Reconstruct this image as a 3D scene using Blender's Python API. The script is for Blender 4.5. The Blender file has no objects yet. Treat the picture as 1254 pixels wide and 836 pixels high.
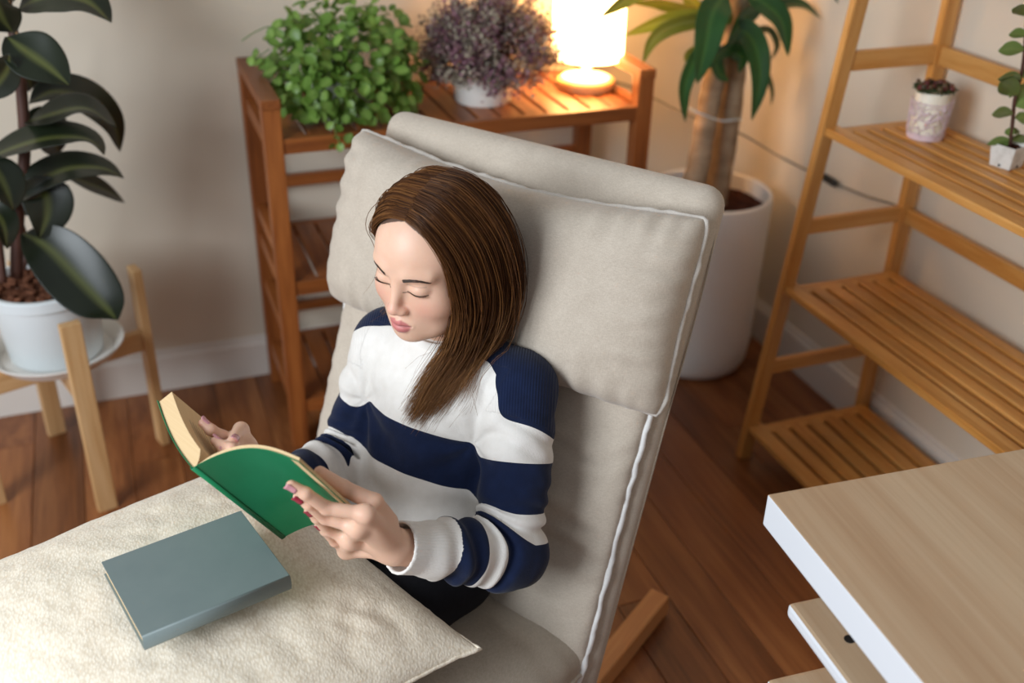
import bpy, bmesh, math, random
import numpy as np
from mathutils import Vector, Matrix

random.seed(7); RNG = np.random.default_rng(11)
scene = bpy.context.scene
COL = scene.collection

# ------------------------------------------------------------------ camera
CAM_H = 1.6
F_PX, PITCH, ROLL, YAW = 1287.3, 0.5112, 0.025, 0.3713
IMG_W, IMG_H = 1254, 836
_f = np.array([math.sin(YAW)*math.cos(PITCH), math.cos(YAW)*math.cos(PITCH), -math.sin(PITCH)])
_r0 = np.array([math.cos(YAW), -math.sin(YAW), 0.0]); _u0 = np.cross(_r0, _f)
_r = _r0*math.cos(ROLL) + _u0*math.sin(ROLL); _u = -_r0*math.sin(ROLL) + _u0*math.cos(ROLL)
CAM_O = np.array([0.0, 0.0, CAM_H])
cam_data = bpy.data.cameras.new('camera'); cam = bpy.data.objects.new('camera', cam_data); COL.objects.link(cam)
cam_data.sensor_width = 36.0; cam_data.lens = F_PX*36.0/IMG_W
cam.matrix_world = Matrix(((_r[0], _u[0], -_f[0], 0), (_r[1], _u[1], -_f[1], 0), (_r[2], _u[2], -_f[2], CAM_H), (0, 0, 0, 1)))
cam_data.clip_start = 0.05
cam_data.dof.use_dof = True; cam_data.dof.focus_distance = 1.56; cam_data.dof.aperture_fstop = 2.2
scene.camera = cam

# ------------------------------------------------------------------ light
scene.view_settings.view_transform = 'Standard'; scene.view_settings.look = 'None'
scene.view_settings.gamma = 1.0; scene.view_settings.use_curve_mapping = False
scene.view_settings.exposure = 0.14
world = bpy.data.worlds.new('world'); scene.world = world; world.use_nodes = True
world.node_tree.nodes['Background'].inputs[0].default_value = (0.92, 0.94, 1.0, 1); world.node_tree.nodes['Background'].inputs[1].default_value = 0.27
def area_light(name, loc, target, sx, sy, energy, color):
    d = bpy.data.lights.new(name, 'AREA'); d.shape = 'RECTANGLE'; d.size = sx; d.size_y = sy; d.energy = energy; d.color = color
    o = bpy.data.objects.new(name, d); COL.objects.link(o); o.location = loc
    o.rotation_euler = (Vector(target)-Vector(loc)).to_track_quat('-Z', 'Y').to_euler(); return o
area_light('window_daylight', (-2.0, 0.25, 1.85), (0.5, 1.1, 0.6), 1.4, 1.4, 92, (0.86, 0.93, 1.0))

# ------------------------------------------------------------------ helpers
def ray(px, py):
    d = _r*(px-IMG_W/2) + _u*(IMG_H/2-py) + _f*F_PX
    return d/np.linalg.norm(d)
def at_y(px, py, y): d = ray(px, py); return Vector(CAM_O + d*(y/d[1]))
def at_z(px, py, z): d = ray(px, py); return Vector(CAM_O + d*((z-CAM_H)/d[2]))
def at_x(px, py, x): d = ray(px, py); return Vector(CAM_O + d*(x/d[0]))
def lin(c):
    return tuple((v/12.92 if v <= .04045 else ((v+.055)/1.055)**2.4) for v in c)
def rgb(h):
    h = h.lstrip('#'); return lin(tuple(int(h[i:i+2], 16)/255 for i in (0, 2, 4)))

def new_mat(name, color, rough=0.6, spec=0.5):
    m = bpy.data.materials.new(name); m.use_nodes = True
    b = m.node_tree.nodes['Principled BSDF']
    b.inputs['Base Color'].default_value = (*color, 1); b.inputs['Roughness'].default_value = rough
    b.inputs['Specular IOR Level'].default_value = spec
    return m
def nd(m, t, **kw):
    n = m.node_tree.nodes.new(t)
    for k, v in kw.items(): setattr(n, k, v)
    return n
def lk(m, a, b): m.node_tree.links.new(a, b)
def bsdf(m): return m.node_tree.nodes['Principled BSDF']
def add_bump(m, height, strength=0.3, dist=0.002):
    b = nd(m, 'ShaderNodeBump'); b.inputs['Strength'].default_value = strength; b.inputs['Distance'].default_value = dist
    lk(m, height, b.inputs['Height']); lk(m, b.outputs[0], bsdf(m).inputs['Normal']); return b
def coords(m, kind='Object', scale=(1, 1, 1), rot=(0, 0, 0)):
    t = nd(m, 'ShaderNodeTexCoord'); mp = nd(m, 'ShaderNodeMapping')
    mp.inputs['Scale'].default_value = scale; mp.inputs['Rotation'].default_value = rot
    lk(m, t.outputs[kind], mp.inputs['Vector']); return mp.outputs[0]
def noise(m, vec, scale=5, detail=4, rough=.5, dist=0):
    n = nd(m, 'ShaderNodeTexNoise'); n.inputs['Scale'].default_value = scale; n.inputs['Detail'].default_value = detail
    n.inputs['Roughness'].default_value = rough; n.inputs['Distortion'].default_value = dist
    lk(m, vec, n.inputs['Vector']); return n.outputs['Fac']
def ramp(m, fac, stops):
    r = nd(m, 'ShaderNodeValToRGB'); cr = r.color_ramp
    while len(cr.elements) > len(stops): cr.elements.remove(cr.elements[-1])
    while len(cr.elements) < len(stops): cr.elements.new(0.5)
    for e, (p, c) in zip(cr.elements, stops): e.position = p; e.color = (*c, 1)
    lk(m, fac, r.inputs[0]); return r.outputs[0]
def mixc(m, fac, a, b, mode='MIX'):
    n = nd(m, 'ShaderNodeMix', data_type='RGBA', blend_type=mode)
    for i, v in ((0, fac), (6, a), (7, b)):
        if isinstance(v, (int, float)): n.inputs[i].default_value = v
        elif isinstance(v, tuple): n.inputs[i].default_value = (*v, 1)
        else: lk(m, v, n.inputs[i])
    return n.outputs[2]
def math_n(m, op, a, b=None, c=None):
    n = nd(m, 'ShaderNodeMath', operation=op)
    for i, v in enumerate((a, b, c)):
        if v is None: continue
        if isinstance(v, (int, float)): n.inputs[i].default_value = v
        else: lk(m, v, n.inputs[i])
    return n.outputs[0]
def wood(name, c1, c2, c3, axis, rough=.45, scale=1.0, rand=.25, bump=.08):
    """grain runs along local axis 0/1/2"""
    m = new_mat(name, c2, rough)
    sc = [26*scale]*3; sc[axis] = 1.6*scale
    vec = coords(m, 'Object', tuple(sc))
    oi = nd(m, 'ShaderNodeObjectInfo')
    va = nd(m, 'ShaderNodeVectorMath', operation='ADD'); vm = nd(m, 'ShaderNodeVectorMath', operation='SCALE')
    cmb = nd(m, 'ShaderNodeCombineXYZ'); 
    for i in range(3): lk(m, oi.outputs['Random'], cmb.inputs[i])
    lk(m, cmb.outputs[0], vm.inputs[0]); vm.inputs['Scale'].default_value = 37.0
    lk(m, vec, va.inputs[0]); lk(m, vm.outputs[0], va.inputs[1])
    n1 = noise(m, va.outputs[0], 1.0, 5, .6, .6)
    n2 = noise(m, va.outputs[0], 4.5, 3, .6, .2)
    f = math_n(m, 'MULTIPLY_ADD', n2, .35, math_n(m, 'MULTIPLY', n1, .75))
    col = ramp(m, f, [(.32, c1), (.52, c2), (.75, c3)])
    v = math_n(m, 'MULTIPLY_ADD', oi.outputs['Random'], rand*2, 1-rand)
    hs = nd(m, 'ShaderNodeHueSaturation'); lk(m, col, hs.inputs['Color']); lk(m, v, hs.inputs['Value'])
    lk(m, hs.outputs[0], bsdf(m).inputs['Base Color']); add_bump(m, f, bump, .002)
    return m

def wloc(p):
    v = Vector((0, 0, 0))
    while p is not None: v = v + p.location; p = p.parent
    return v
def mesh_obj(name, verts, faces, mat, parent=None, smooth=False, loc=None):
    me = bpy.data.meshes.new(name)
    me.from_pydata([tuple(v) for v in verts], [], faces); me.update()
    if mat is not None: me.materials.append(mat)
    if smooth: me.polygons.foreach_set('use_smooth', [True]*len(me.polygons))
    o = bpy.data.objects.new(name, me); COL.objects.link(o)
    if parent is not None: o.parent = parent
    o.location = (Vector(loc) if loc is not None else Vector((0, 0, 0))) - wloc(parent)
    return o
def bm_obj(name, bm, mat, parent=None, smooth=False, loc=None):
    me = bpy.data.meshes.new(name); bm.to_mesh(me); bm.free()
    if mat is not None: me.materials.append(mat)
    if smooth: me.polygons.foreach_set('use_smooth', [True]*len(me.polygons))
    o = bpy.data.objects.new(name, me); COL.objects.link(o)
    if parent is not None: o.parent = parent
    o.location = (Vector(loc) if loc is not None else Vector((0, 0, 0))) - wloc(parent)
    return o
def empty(name, loc=(0, 0, 0), rz=0.0):
    o = bpy.data.objects.new(name, None); COL.objects.link(o); o.location = loc; o.rotation_euler = (0, 0, rz); o.empty_display_size = .05
    return o
def tag(o, label=None, cat=None, group=None, kind=None):
    if label: o['label'] = label
    if cat: o['category'] = cat
    if group: o['group'] = group
    if kind: o['kind'] = kind
    return o
def box(name, mn, mx, mat, parent=None, bev=.003, seg=2):
    """axis-aligned box given by two corners (parent space); object origin at its centre"""
    mn = Vector(mn); mx = Vector(mx); c = (mn+mx)/2; s = mx-mn
    bm = bmesh.new(); bmesh.ops.create_cube(bm, size=1.0)
    bmesh.ops.scale(bm, vec=s, verts=bm.verts)
    if bev > 0: bmesh.ops.bevel(bm, geom=list(bm.edges), offset=bev, segments=seg, affect='EDGES', profile=.6)
    return bm_obj(name, bm, mat, parent, loc=c)
def bar(name, a, b, w, t, mat, parent=None, side=(1, 0, 0), bev=.003):
    """beam from a to b: w across 'side', t across the third direction; local X runs along the beam"""
    a = Vector(a); b = Vector(b); d = (b-a); L = d.length; d.normalize()
    s = Vector(side); s = (s - d*s.dot(d)).normalized(); n = d.cross(s)
    bm = bmesh.new(); bmesh.ops.create_cube(bm, size=1.0); bmesh.ops.scale(bm, vec=(L, w, t), verts=bm.verts)
    if bev > 0: bmesh.ops.bevel(bm, geom=list(bm.edges), offset=bev, segments=2, affect='EDGES', profile=.6)
    o = bm_obj(name, bm, mat, parent)
    c = (a+b)/2 - wloc(parent)
    o.matrix_local = Matrix(((d[0], s[0], n[0], c[0]), (d[1], s[1], n[1], c[1]), (d[2], s[2], n[2], c[2]), (0, 0, 0, 1)))
    return o
def lathe(name, prof, mat, parent=None, loc=(0, 0, 0), seg=48, smooth=True):
    """prof: list of (radius, z); radius 0 closes"""
    vs = []; fs = []; idx = []
    for r, z in prof:
        if r <= 1e-6: idx.append([len(vs)]); vs.append((0, 0, z))
        else:
            idx.append(list(range(len(vs), len(vs)+seg)))
            for k in range(seg): a = 2*math.pi*k/seg; vs.append((r*math.cos(a), r*math.sin(a), z))
    for A, B in zip(idx[:-1], idx[1:]):
        for k in range(seg):
            k2 = (k+1) % seg
            if len(A) == 1 and len(B) == 1: continue
            if len(A) == 1: fs.append((A[0], B[k2], B[k]))
            elif len(B) == 1: fs.append((A[k], A[k2], B[0]))
            else: fs.append((A[k], A[k2], B[k2], B[k]))
    o = mesh_obj(name, vs, fs, mat, parent, smooth, loc)
    if smooth:
        bm = bmesh.new(); bm.from_mesh(o.data); bmesh.ops.recalc_face_normals(bm, faces=bm.faces)
        for e in bm.edges: e.smooth = not (len(e.link_faces) == 2 and e.calc_face_angle(0) > .7)
        bm.to_mesh(o.data); bm.free()
    return o
def catmull(pts, n):
    P = [np.array(p, float) for p in pts]; P = [2*P[0]-P[1]] + P + [2*P[-1]-P[-2]]
    out = []; m = len(P)-3
    for i in range(n):
        t = i/(n-1)*m; k = min(int(t), m-1); u = t-k
        a, b, c, d = P[k:k+4]
        out.append(.5*((2*b)+(c-a)*u+(2*a-5*b+4*c-d)*u*u+(3*b-a-3*c+d)*u**3))
    return np.array(out)
def tube_data(path, rad, seg=8):
    path = np.array(path, float); n = len(path)
    rad = np.full(n, rad) if np.isscalar(rad) else np.array(rad, float)
    T = np.gradient(path, axis=0); T /= np.linalg.norm(T, axis=1)[:, None]+1e-12
    up = np.array([0, 0, 1.0]) if abs(T[0][2]) < .9 else np.array([1.0, 0, 0])
    N = up - T[0]*T[0].dot(up); N /= np.linalg.norm(N)
    vs = []; fs = []
    for i in range(n):
        N = N - T[i]*N.dot(T[i]); N /= np.linalg.norm(N)+1e-12; Bn = np.cross(T[i], N)
        for k in range(seg):
            a = 2*math.pi*k/seg; vs.append(path[i] + rad[i]*(N*math.cos(a)+Bn*math.sin(a)))
    for i in range(n-1):
        for k in range(seg):
            k2 = (k+1) % seg; fs.append((i*seg+k, i*seg+k2, (i+1)*seg+k2, (i+1)*seg+k))
    fs.append(tuple(range(seg-1, -1, -1))); fs.append(tuple((n-1)*seg+k for k in range(seg)))
    return vs, fs
def tube(name, path, rad, mat, parent=None, seg=8):
    vs, fs = tube_data(path, rad, seg); return mesh_obj(name, vs, fs, mat, parent, True)

# ------------------------------------------------------------------ materials
def wall_mat():
    m = new_mat('wall_paint', rgb('#e6e0d6'), .85, .25)
    v = coords(m, 'Object'); n = noise(m, v, 2.2, 3, .5); n2 = noise(m, v, 160, 3, .6)
    lk(m, mixc(m, n, rgb('#d6cab6'), rgb('#ddd3c3')), bsdf(m).inputs['Base Color']); add_bump(m, n2, .05, .001); return m
M_WALL = wall_mat()
M_BASE = new_mat('baseboard_paint', rgb('#ddd6cc'), .45)
lk(M_BASE, mixc(M_BASE, noise(M_BASE, coords(M_BASE), 4), rgb('#d6cfc5'), rgb('#e4ded6')), bsdf(M_BASE).inputs['Base Color'])
M_FLOOR = wood('floor_laminate', rgb('#5a3218'), rgb('#804b27'), rgb('#a0673a'), 1, .34, .7, .16, .05)
M_GAP = new_mat('floor_joint', rgb('#2a170d'), .8)
M_RACK = {a: wood('acacia_wood_%d' % a, rgb('#633214'), rgb('#864a20'), rgb('#a5632f'), a, .42, 1.0, .14) for a in (0, 1, 2)}
M_BAMB = {a: wood('bamboo_%d' % a, rgb('#a86c2e'), rgb('#c58a45'), rgb('#d9a562'), a, .38, 1.1, .10, .04) for a in (0, 1, 2)}
M_PINE = {a: wood('pine_%d' % a, rgb('#b08250'), rgb('#c79d6b'), rgb('#d8b384'), a, .5, .9, .07, .05) for a in (0, 1, 2)}
M_BEECH = {a: wood('beech_%d' % a, rgb('#c58450'), rgb('#d79b64'), rgb('#e5b27c'), a, .4, .9, .05, .03) for a in (0, 1, 2)}
M_WHITE = new_mat('white_ceramic', rgb('#e9e6e0'), .35)
lk(M_WHITE, mixc(M_WHITE, noise(M_WHITE, coords(M_WHITE), 9), rgb('#e4e0d9'), rgb('#edebe6')), bsdf(M_WHITE).inputs['Base Color'])
M_PLAST = new_mat('white_plastic', rgb('#d9e0e2'), .4)
lk(M_PLAST, mixc(M_PLAST, noise(M_PLAST, coords(M_PLAST), 12), rgb('#d3dbdd'), rgb('#dfe5e6')), bsdf(M_PLAST).inputs['Base Color'])
def soil_mat(name, a, b):
    m = new_mat(name, a, .95, .2); v = coords(m); n = noise(m, v, 70, 5, .7)
    lk(m, ramp(m, n, [(.35, a), (.65, b)]), bsdf(m).inputs['Base Color']); add_bump(m, n, .9, .01); return m
M_SOIL = soil_mat('soil', rgb('#2a140b'), rgb('#5d3220'))
M_BARKCHIP = soil_mat('bark_chips', rgb('#4a2a1c'), rgb('#8a5a42'))
def leaf_mat(name, c1, c2, vein, rough, translucent=.0):
    m = new_mat(name, c1, rough)
    v = coords(m, 'Object'); n = noise(m, v, 14, 3)
    base = mixc(m, n, c1, c2)
    at = nd(m, 'ShaderNodeAttribute', attribute_name='mid')
    base = mixc(m, at.outputs['Fac'], base, vein)
    oi = nd(m, 'ShaderNodeObjectInfo'); hs = nd(m, 'ShaderNodeHueSaturation')
    lk(m, base, hs.inputs['Color']); lk(m, math_n(m, 'MULTIPLY_ADD', oi.outputs['Random'], .5, .75), hs.inputs['Value'])
    lk(m, hs.outputs[0], bsdf(m).inputs['Base Color'])
    if translucent:
        tr = nd(m, 'ShaderNodeBsdfTranslucent'); lk(m, hs.outputs[0], tr.inputs['Color'])
        mx = nd(m, 'ShaderNodeMixShader'); mx.inputs[0].default_value = translucent
        lk(m, bsdf(m).outputs[0], mx.inputs[1]); lk(m, tr.outputs[0], mx.inputs[2])
        lk(m, mx.outputs[0], m.node_tree.nodes['Material Output'].inputs[0])
    add_bump(m, noise(m, v, 60, 2), .08, .001)
    return m
M_RUBBER = leaf_mat('rubber_leaf', rgb('#12180e'), rgb('#1e2615'), rgb('#6a6f3a'), .38)
M_DRAC = leaf_mat('dracaena_leaf', rgb('#204521'), rgb('#37652d'), rgb('#55803a'), .32, .22)
M_DRAC_LAMPLIT = leaf_mat('dracaena_leaf_lamplit', rgb('#8f9a30'), rgb('#b3b04a'), rgb('#c9c878'), .4, .3)  # same leaf, yellowed: lamp light put into the colour
M_HERB = leaf_mat('herb_leaf', rgb('#557d2e'), rgb('#82a548'), rgb('#a0bb66'), .4, .3)
M_SUCC = leaf_mat('succulent_leaf', rgb('#5c7a3c'), rgb('#7d9450'), rgb('#8ea35f'), .35, .1)
M_STEM = new_mat('brown_stem', rgb('#4a2a22'), .6); 
lk(M_STEM, mixc(M_STEM, noise(M_STEM, coords(M_STEM), 40), rgb('#3c211b'), rgb('#5a382b')), bsdf(M_STEM).inputs['Base Color'])
M_GSTEM = new_mat('green_stem', rgb('#5d7f38'), .5)
lk(M_GSTEM, mixc(M_GSTEM, noise(M_GSTEM, coords(M_GSTEM), 40), rgb('#54742f'), rgb('#6b8f45')), bsdf(M_GSTEM).inputs['Base Color'])

# ------------------------------------------------------------------ room shell
YW, XW = 2.716, 1.785
XL, YF = -2.6, -1.2
tag(box('wall_back', (XL, YW, 0), (XW+.1, YW+.1, 2.6), M_WALL, bev=0), 'plain off-white painted wall behind the plants and the plant rack', kind='structure')
tag(box('wall_right', (XW, YF, 0), (XW+.1, YW, 2.6), M_WALL, bev=0), 'plain off-white painted wall behind the ladder shelf', kind='structure')
def baseboard(name, a, b, nrm, h=.125, t=.014):
    a = Vector(a); b = Vector(b); n = Vector(nrm)
    prof = [(0, 0), (t, 0), (t, h*.80), (t*.8, h*.86), (t*.45, h*.90), (t*.4, h*.97), (0, h)]
    vs = []; 
    for p in (a, b):
        for o, z in prof: vs.append(p + n*o + Vector((0, 0, z)))
    k = len(prof); fs = [(i, i+1, k+i+1, k+i) for i in range(k-1)] + [tuple(range(k-1, -1, -1)), tuple(range(k, 2*k))]
    o = mesh_obj(name, vs, fs, M_BASE); bm = bmesh.new(); bm.from_mesh(o.data); bmesh.ops.recalc_face_normals(bm, faces=bm.faces); bm.to_mesh(o.data); bm.free()
    return tag(o, kind='structure')
baseboard('baseboard_back', (XL, YW, 0), (XW, YW, 0), (0, -1, 0))['label'] = 'cream moulded baseboard along the wall behind the plant rack'
baseboard('baseboard_right', (XW, YW, 0), (XW, YF, 0), (-1, 0, 0))['label'] = 'cream moulded baseboard along the wall behind the ladder shelf'
floor = tag(box('floor', (XL, YF, -.06), (XW, YW, -.004), M_GAP, bev=0), 'brown wood laminate plank floor', kind='structure')
PW, PL = .118, 1.22
bm = bmesh.new(); bmesh.ops.create_cube(bm, size=1.0); bmesh.ops.scale(bm, vec=(PW-.0012, PL-.0012, .012), verts=bm.verts)
bmesh.ops.bevel(bm, geom=[e for e in bm.edges if all(v.co.z > 0 for v in e.verts)], offset=.0012, segments=1, affect='EDGES')
plank_me = bpy.data.meshes.new('plank'); bm.to_mesh(plank_me); bm.free(); plank_me.materials.append(M_FLOOR)
i = 0; x = XW - PW/2
while x > XL+.02:
    y = YW - PL/2 + ((i*5) % 7)/7*PL
    while y > YF - PL/2:
        cy0, cy1 = y-PL/2, min(y+PL/2, YW)
        if cy1 - cy0 > .05:
            p = bpy.data.objects.new('plank', plank_me); COL.objects.link(p); p.parent = floor
            p.location = Vector((x, (cy0+cy1)/2, -.006)) - floor.location; p.scale = (1, (cy1-cy0)/PL, 1)
        y -= PL
    x -= PW; i += 1

# ------------------------------------------------------------------ plant rack (dark wood, slatted, two tiers in view)
RX0, RX1, RY0, RY1, RH = .293, 1.261, 2.303, 2.690, .913
PT = .042
rack = empty('plant_rack', ((RX0+RX1)/2, (RY0+RY1)/2, 0))
tag(rack, 'reddish-brown slatted wooden plant rack standing against the wall behind the armchair', 'rack')
for px_ in (RX0, RX1-PT):
    box('post', (px_, RY0, 0), (px_+PT, RY0+PT, RH-.012), M_RACK[2], rack)
    box('post', (px_, RY1-PT, 0), (px_+PT, RY1, RH-.012), M_RACK[2], rack)
    bar('arm_rail', (px_+PT/2, RY0-.003, RH-.002), (px_+PT/2, RY1, RH-.002), PT+.002, .024, M_RACK[0], rack)
    for z0, z1 in ((.795, .832), (.52, .55), (.435, .472), (.30, .33), (.10, .137)):
        box('side_rail', (px_+.008, RY0+PT-.002, z0), (px_+PT-.008, RY1-PT+.002, z1), M_RACK[1], rack, .002)
for zt in (.830, .473, .137):
    box('shelf_rail', (RX0+PT-.002, RY0+.004, zt-.036), (RX1-PT+.002, RY0+.026, zt), M_RACK[0], rack, .002)
    box('shelf_rail', (RX0+PT-.002, RY1-.026, zt-.036), (RX1-PT+.002, RY1-.004, zt), M_RACK[0], rack, .002)
    n = 15; wx = (RX1-RX0-2*PT)/n
    for k in range(n):
        x0 = RX0+PT+k*wx
        box('slat', (x0+.004, RY0+.024, zt-.016), (x0+wx-.004, RY1-.024, zt-.001), M_RACK[1], rack, .002, 1)
for z0, z1 in ((.58, .612), (.21, .236)):
    box('back_rail', (RX0+PT-.002, RY1-.028, z0), (RX1-PT+.002, RY1-.008, z1), M_RACK[0], rack, .002)
SHELF_Z = .829

# ------------------------------------------------------------------ table lamp with cord
LX, LY = at_z(717, 107, SHELF_Z)[:2]
M_LWOOD = wood('lamp_base_wood', rgb('#b07a45'), rgb('#c79560'), rgb('#d8ab78'), 0, .5, .8, .02, .02)
M_LWHITE = new_mat('lamp_white_enamel', rgb('#efe9df'), .4)
lk(M_LWHITE, mixc(M_LWHITE, noise(M_LWHITE, coords(M_LWHITE), 10), rgb('#ece6db'), rgb('#f2ede4')), bsdf(M_LWHITE).inputs['Base Color'])
M_SHADE = new_mat('lit_lamp_shade', rgb('#fff2dc'), .9)
_v = coords(M_SHADE, 'Object', (400, 400, 400)); _n = noise(M_SHADE, _v, 1, 2)
bsdf(M_SHADE).inputs['Emission Strength'].default_value = 13.0
lk(M_SHADE, mixc(M_SHADE, _n, (1.0, .52, .19), (1.0, .58, .23)), bsdf(M_SHADE).inputs['Emission Color'])
lamp = empty('table_lamp', (LX, LY, SHELF_Z)); tag(lamp, 'lit table lamp with white drum shade and round wooden foot', 'lamp')
lathe('base', [(0, 0), (.074, 0), (.077, .004), (.077, .020), (.074, .024), (0, .024)], M_LWOOD, lamp, (LX, LY, SHELF_Z))
lathe('base_disc', [(0, .0235), (.066, .0235), (.066, .028), (.064, .030), (.014, .031), (0, .031)], M_LWHITE, lamp, (LX, LY, SHELF_Z))
lathe('stem', [(.0135, .03), (.0135, .11), (0, .11)], M_LWHITE, lamp, (LX, LY, SHELF_Z))
lathe('bulb', [(0, .105), (.018, .11), (.018, .125), (.03, .15), (.033, .17), (.024, .195), (0, .205)], M_SHADE, lamp, (LX, LY, SHELF_Z))
lathe('lamp_shade', [(.092, .082), (.094, .082), (.0925, .30), (.0905, .30), (.092, .082)], M_SHADE, lamp, (LX, LY, SHELF_Z))
pl = bpy.data.lights.new('lamp_bulb_light', 'POINT'); pl.energy = 3; pl.color = (1.0, .52, .19); pl.shadow_soft_size = .03
po = bpy.data.objects.new('lamp_bulb_light', pl); COL.objects.link(po); po.parent = lamp; po.location = (0, 0, .135)
M_CORD = new_mat('grey_cord', rgb('#6f6a60'), .5)
lk(M_CORD, mixc(M_CORD, noise(M_CORD, coords(M_CORD), 300), rgb('#5f5b53'), rgb('#7d776c')), bsdf(M_CORD).inputs['Base Color'])
M_BLACK = new_mat('black_plastic', rgb('#17181a'), .45)
lk(M_BLACK, mixc(M_BLACK, noise(M_BLACK, coords(M_BLACK), 60), rgb('#121315'), rgb('#1e2022')), bsdf(M_BLACK).inputs['Base Color'])
sw0, sw1 = at_x(1010, 217, 1.765), at_x(1021, 224, 1.765)
cpts = [(LX+.06, LY+.03, SHELF_Z+.012), at_y(770, 105, 2.62), at_y(800, 120, 2.62), at_y(840, 140, 2.50), at_y(905, 163, 2.42), at_y(950, 189, 2.36), at_x(985, 207, 1.757), sw0, sw1, at_x(1060, 240, 1.768), at_x(1096, 251, 1.772), at_x(1112, 262, 1.778)]
cord = tube('cord', catmull(cpts, 70), .0026, M_CORD, lamp, 6)
sd = (Vector(sw1)-Vector(sw0)).normalized()
tube('inline_switch', [Vector(sw0)-sd*.012, Vector(sw0)-sd*.008, sw0, sw1, Vector(sw1)+sd*.008, Vector(sw1)+sd*.012], [.004, .009, .010, .010, .009, .004], M_BLACK, cord, 10)

# ------------------------------------------------------------------ leaf builder
def leaf_data(path, width, roll=0.0, fold=.18, n=12, tipw=.0, shape='ellipse', view=True, side_hint=None, cross=9):
    """blade along a 3-D path; width = full width in m; roll turns the blade about its midrib"""
    P = catmull(path, n); T = np.gradient(P, axis=0); T /= np.linalg.norm(T, axis=1)[:, None]+1e-9
    vs = []; mid = []
    for i in range(n):
        t = i/(n-1)
        if side_hint is not None: vd = np.array(side_hint, float)
        else: vd = P[i]-CAM_O
        vd = vd/np.linalg.norm(vd)
        s = np.cross(T[i], vd); s /= np.linalg.norm(s)+1e-9; nn = np.cross(s, T[i])
        S = s*math.cos(roll)+nn*math.sin(roll); N = np.cross(S, T[i])
        if shape == 'ellipse': w = math.sin(math.pi*min(1, t*.985+.008))**.75*(1-.12*(t-.5))
        elif shape == 'strap': w = min(1, (t*5+.32))*(1-t**3.2)**.8
        else: w = math.sin(math.pi*t**.8)
        w = max(w, .03)*width*.5
        for k in range(cross):
            u = -1+2*k/(cross-1)
            wob = .04*width*math.sin(7*t+2*u)
            vs.append(P[i]+S*w*u+N*(fold*w*abs(u)**1.3*-1+wob*abs(u))); mid.append(max(0.0, 1-abs(u)*5))
    fs = []
    for i in range(n-1):
        for k in range(cross-1):
            a = i*cross+k; fs.append((a, a+1, a+cross+1, a+cross))
    return vs, fs, mid
def leaf_obj(name, path, width, mat, parent, midk=1.0, **kw):
    vs, fs, mid = leaf_data(path, width, **kw)
    o = mesh_obj(name, vs, fs, mat, parent, True)
    a = o.data.attributes.new('mid', 'FLOAT', 'POINT'); a.data.foreach_set('value', [x*midk for x in mid])
    md = o.modifiers.new('thickness', 'SOLIDIFY'); md.thickness = .0012
    sb = o.modifiers.new('sub', 'SUBSURF'); sb.levels = 1; sb.render_levels = 1
    return o

# ------------------------------------------------------------------ rubber plant on its stand
SX, SY = -.222, 2.385
stand = empty('plant_stand', (SX, SY, 0)); tag(stand, 'light pine plant stand with four upright legs under the rubber plant', 'plant stand')
for fx, fy in ((-.171, 2.2), (-.284, 2.574), (-.024, 2.446), (-.412, 2.316)):
    d = Vector((fx-SX, fy-SY, 0)).normalized(); sdv = Vector((-d.y, d.x, 0))
    bar('leg', (fx, fy, 0), (fx, fy, .503), .045, .022, M_PINE[0], stand, side=sdv)
for a, b in (((-.171, 2.2), (-.284, 2.574)), ((-.024, 2.446), (-.412, 2.316))):
    bar('cross_bar', (a[0], a[1], .309), (b[0], b[1], .309), .022, .052, M_PINE[0], stand, side=(0, 0, 1) if False else (-(b[1]-a[1]), b[0]-a[0], 0))
rp = empty('rubber_plant', (SX, SY, .336)); tag(rp, 'tall rubber plant with dark glossy leaves in a white pot', 'potted plant')
lathe('saucer', [(0, 0), (.122, 0), (.148, .030), (.152, .031), (.152, .027), (.126, -.001), (.122, .004), (0, .004)], M_WHITE, rp, (SX, SY, .336))
lathe('pot', [(0, .006), (.098, .006), (.103, .012), (.118, .165), (.127, .167), (.128, .19), (.125, .193), (.116, .193), (.114, .17), (0, .17)], M_PLAST, rp, (SX, SY, .336))
def lumpy_disc(name, c, r, mat, parent, amp=.012, seed=0):
    rg = np.random.default_rng(seed); vs = [Vector(c)]; fs = []; R, S = 9, 36
    for i in range(1, R+1):
        for k in range(S):
            a = 2*math.pi*k/S; rr = r*i/R
            vs.append(Vector(c)+Vector((rr*math.cos(a), rr*math.sin(a), rg.uniform(-amp, amp)*(1 if i < R else .2))))
    for k in range(S): fs.append((0, 1+k, 1+(k+1) % S))
    for i in range(R-1):
        for k in range(S): a = 1+i*S+k; b = 1+i*S+(k+1) % S; fs.append((a, a+S, b+S, b))
    return mesh_obj(name, vs, fs, mat, parent, True)
lumpy_disc('soil', (SX, SY, .336+.176), .114, M_BARKCHIP, rp, .010, 3)
chip_me = None
for k in range(60):
    a = RNG.uniform(0, 6.28); r = .105*math.sqrt(RNG.uniform(0, 1))
    if chip_me is None:
        c = box('bark_chip', (-.014, -.010, -.005), (.014, .010, .005), M_BARKCHIP, rp, .003, 1); chip_me = c.data
    else:
        c = bpy.data.objects.new('bark_chip', chip_me); COL.objects.link(c); c.parent = rp
    c.location = (r*math.cos(a), r*math.sin(a), .182+RNG.uniform(0, .006)); c.rotation_euler = tuple(RNG.uniform(-.7, .7, 2))+(RNG.uniform(0, 6.28),); s_ = RNG.uniform(.5, 1.15); c.scale = (s_, s_, s_)
stem_pts = [at_y(20, 338, 2.36), at_y(22, 270, 2.36), at_y(30, 190, 2.37), at_y(27, 120, 2.37), at_y(20, 60, 2.38), at_y(8, 0, 2.40), at_y(0, -60, 2.42)]
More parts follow.
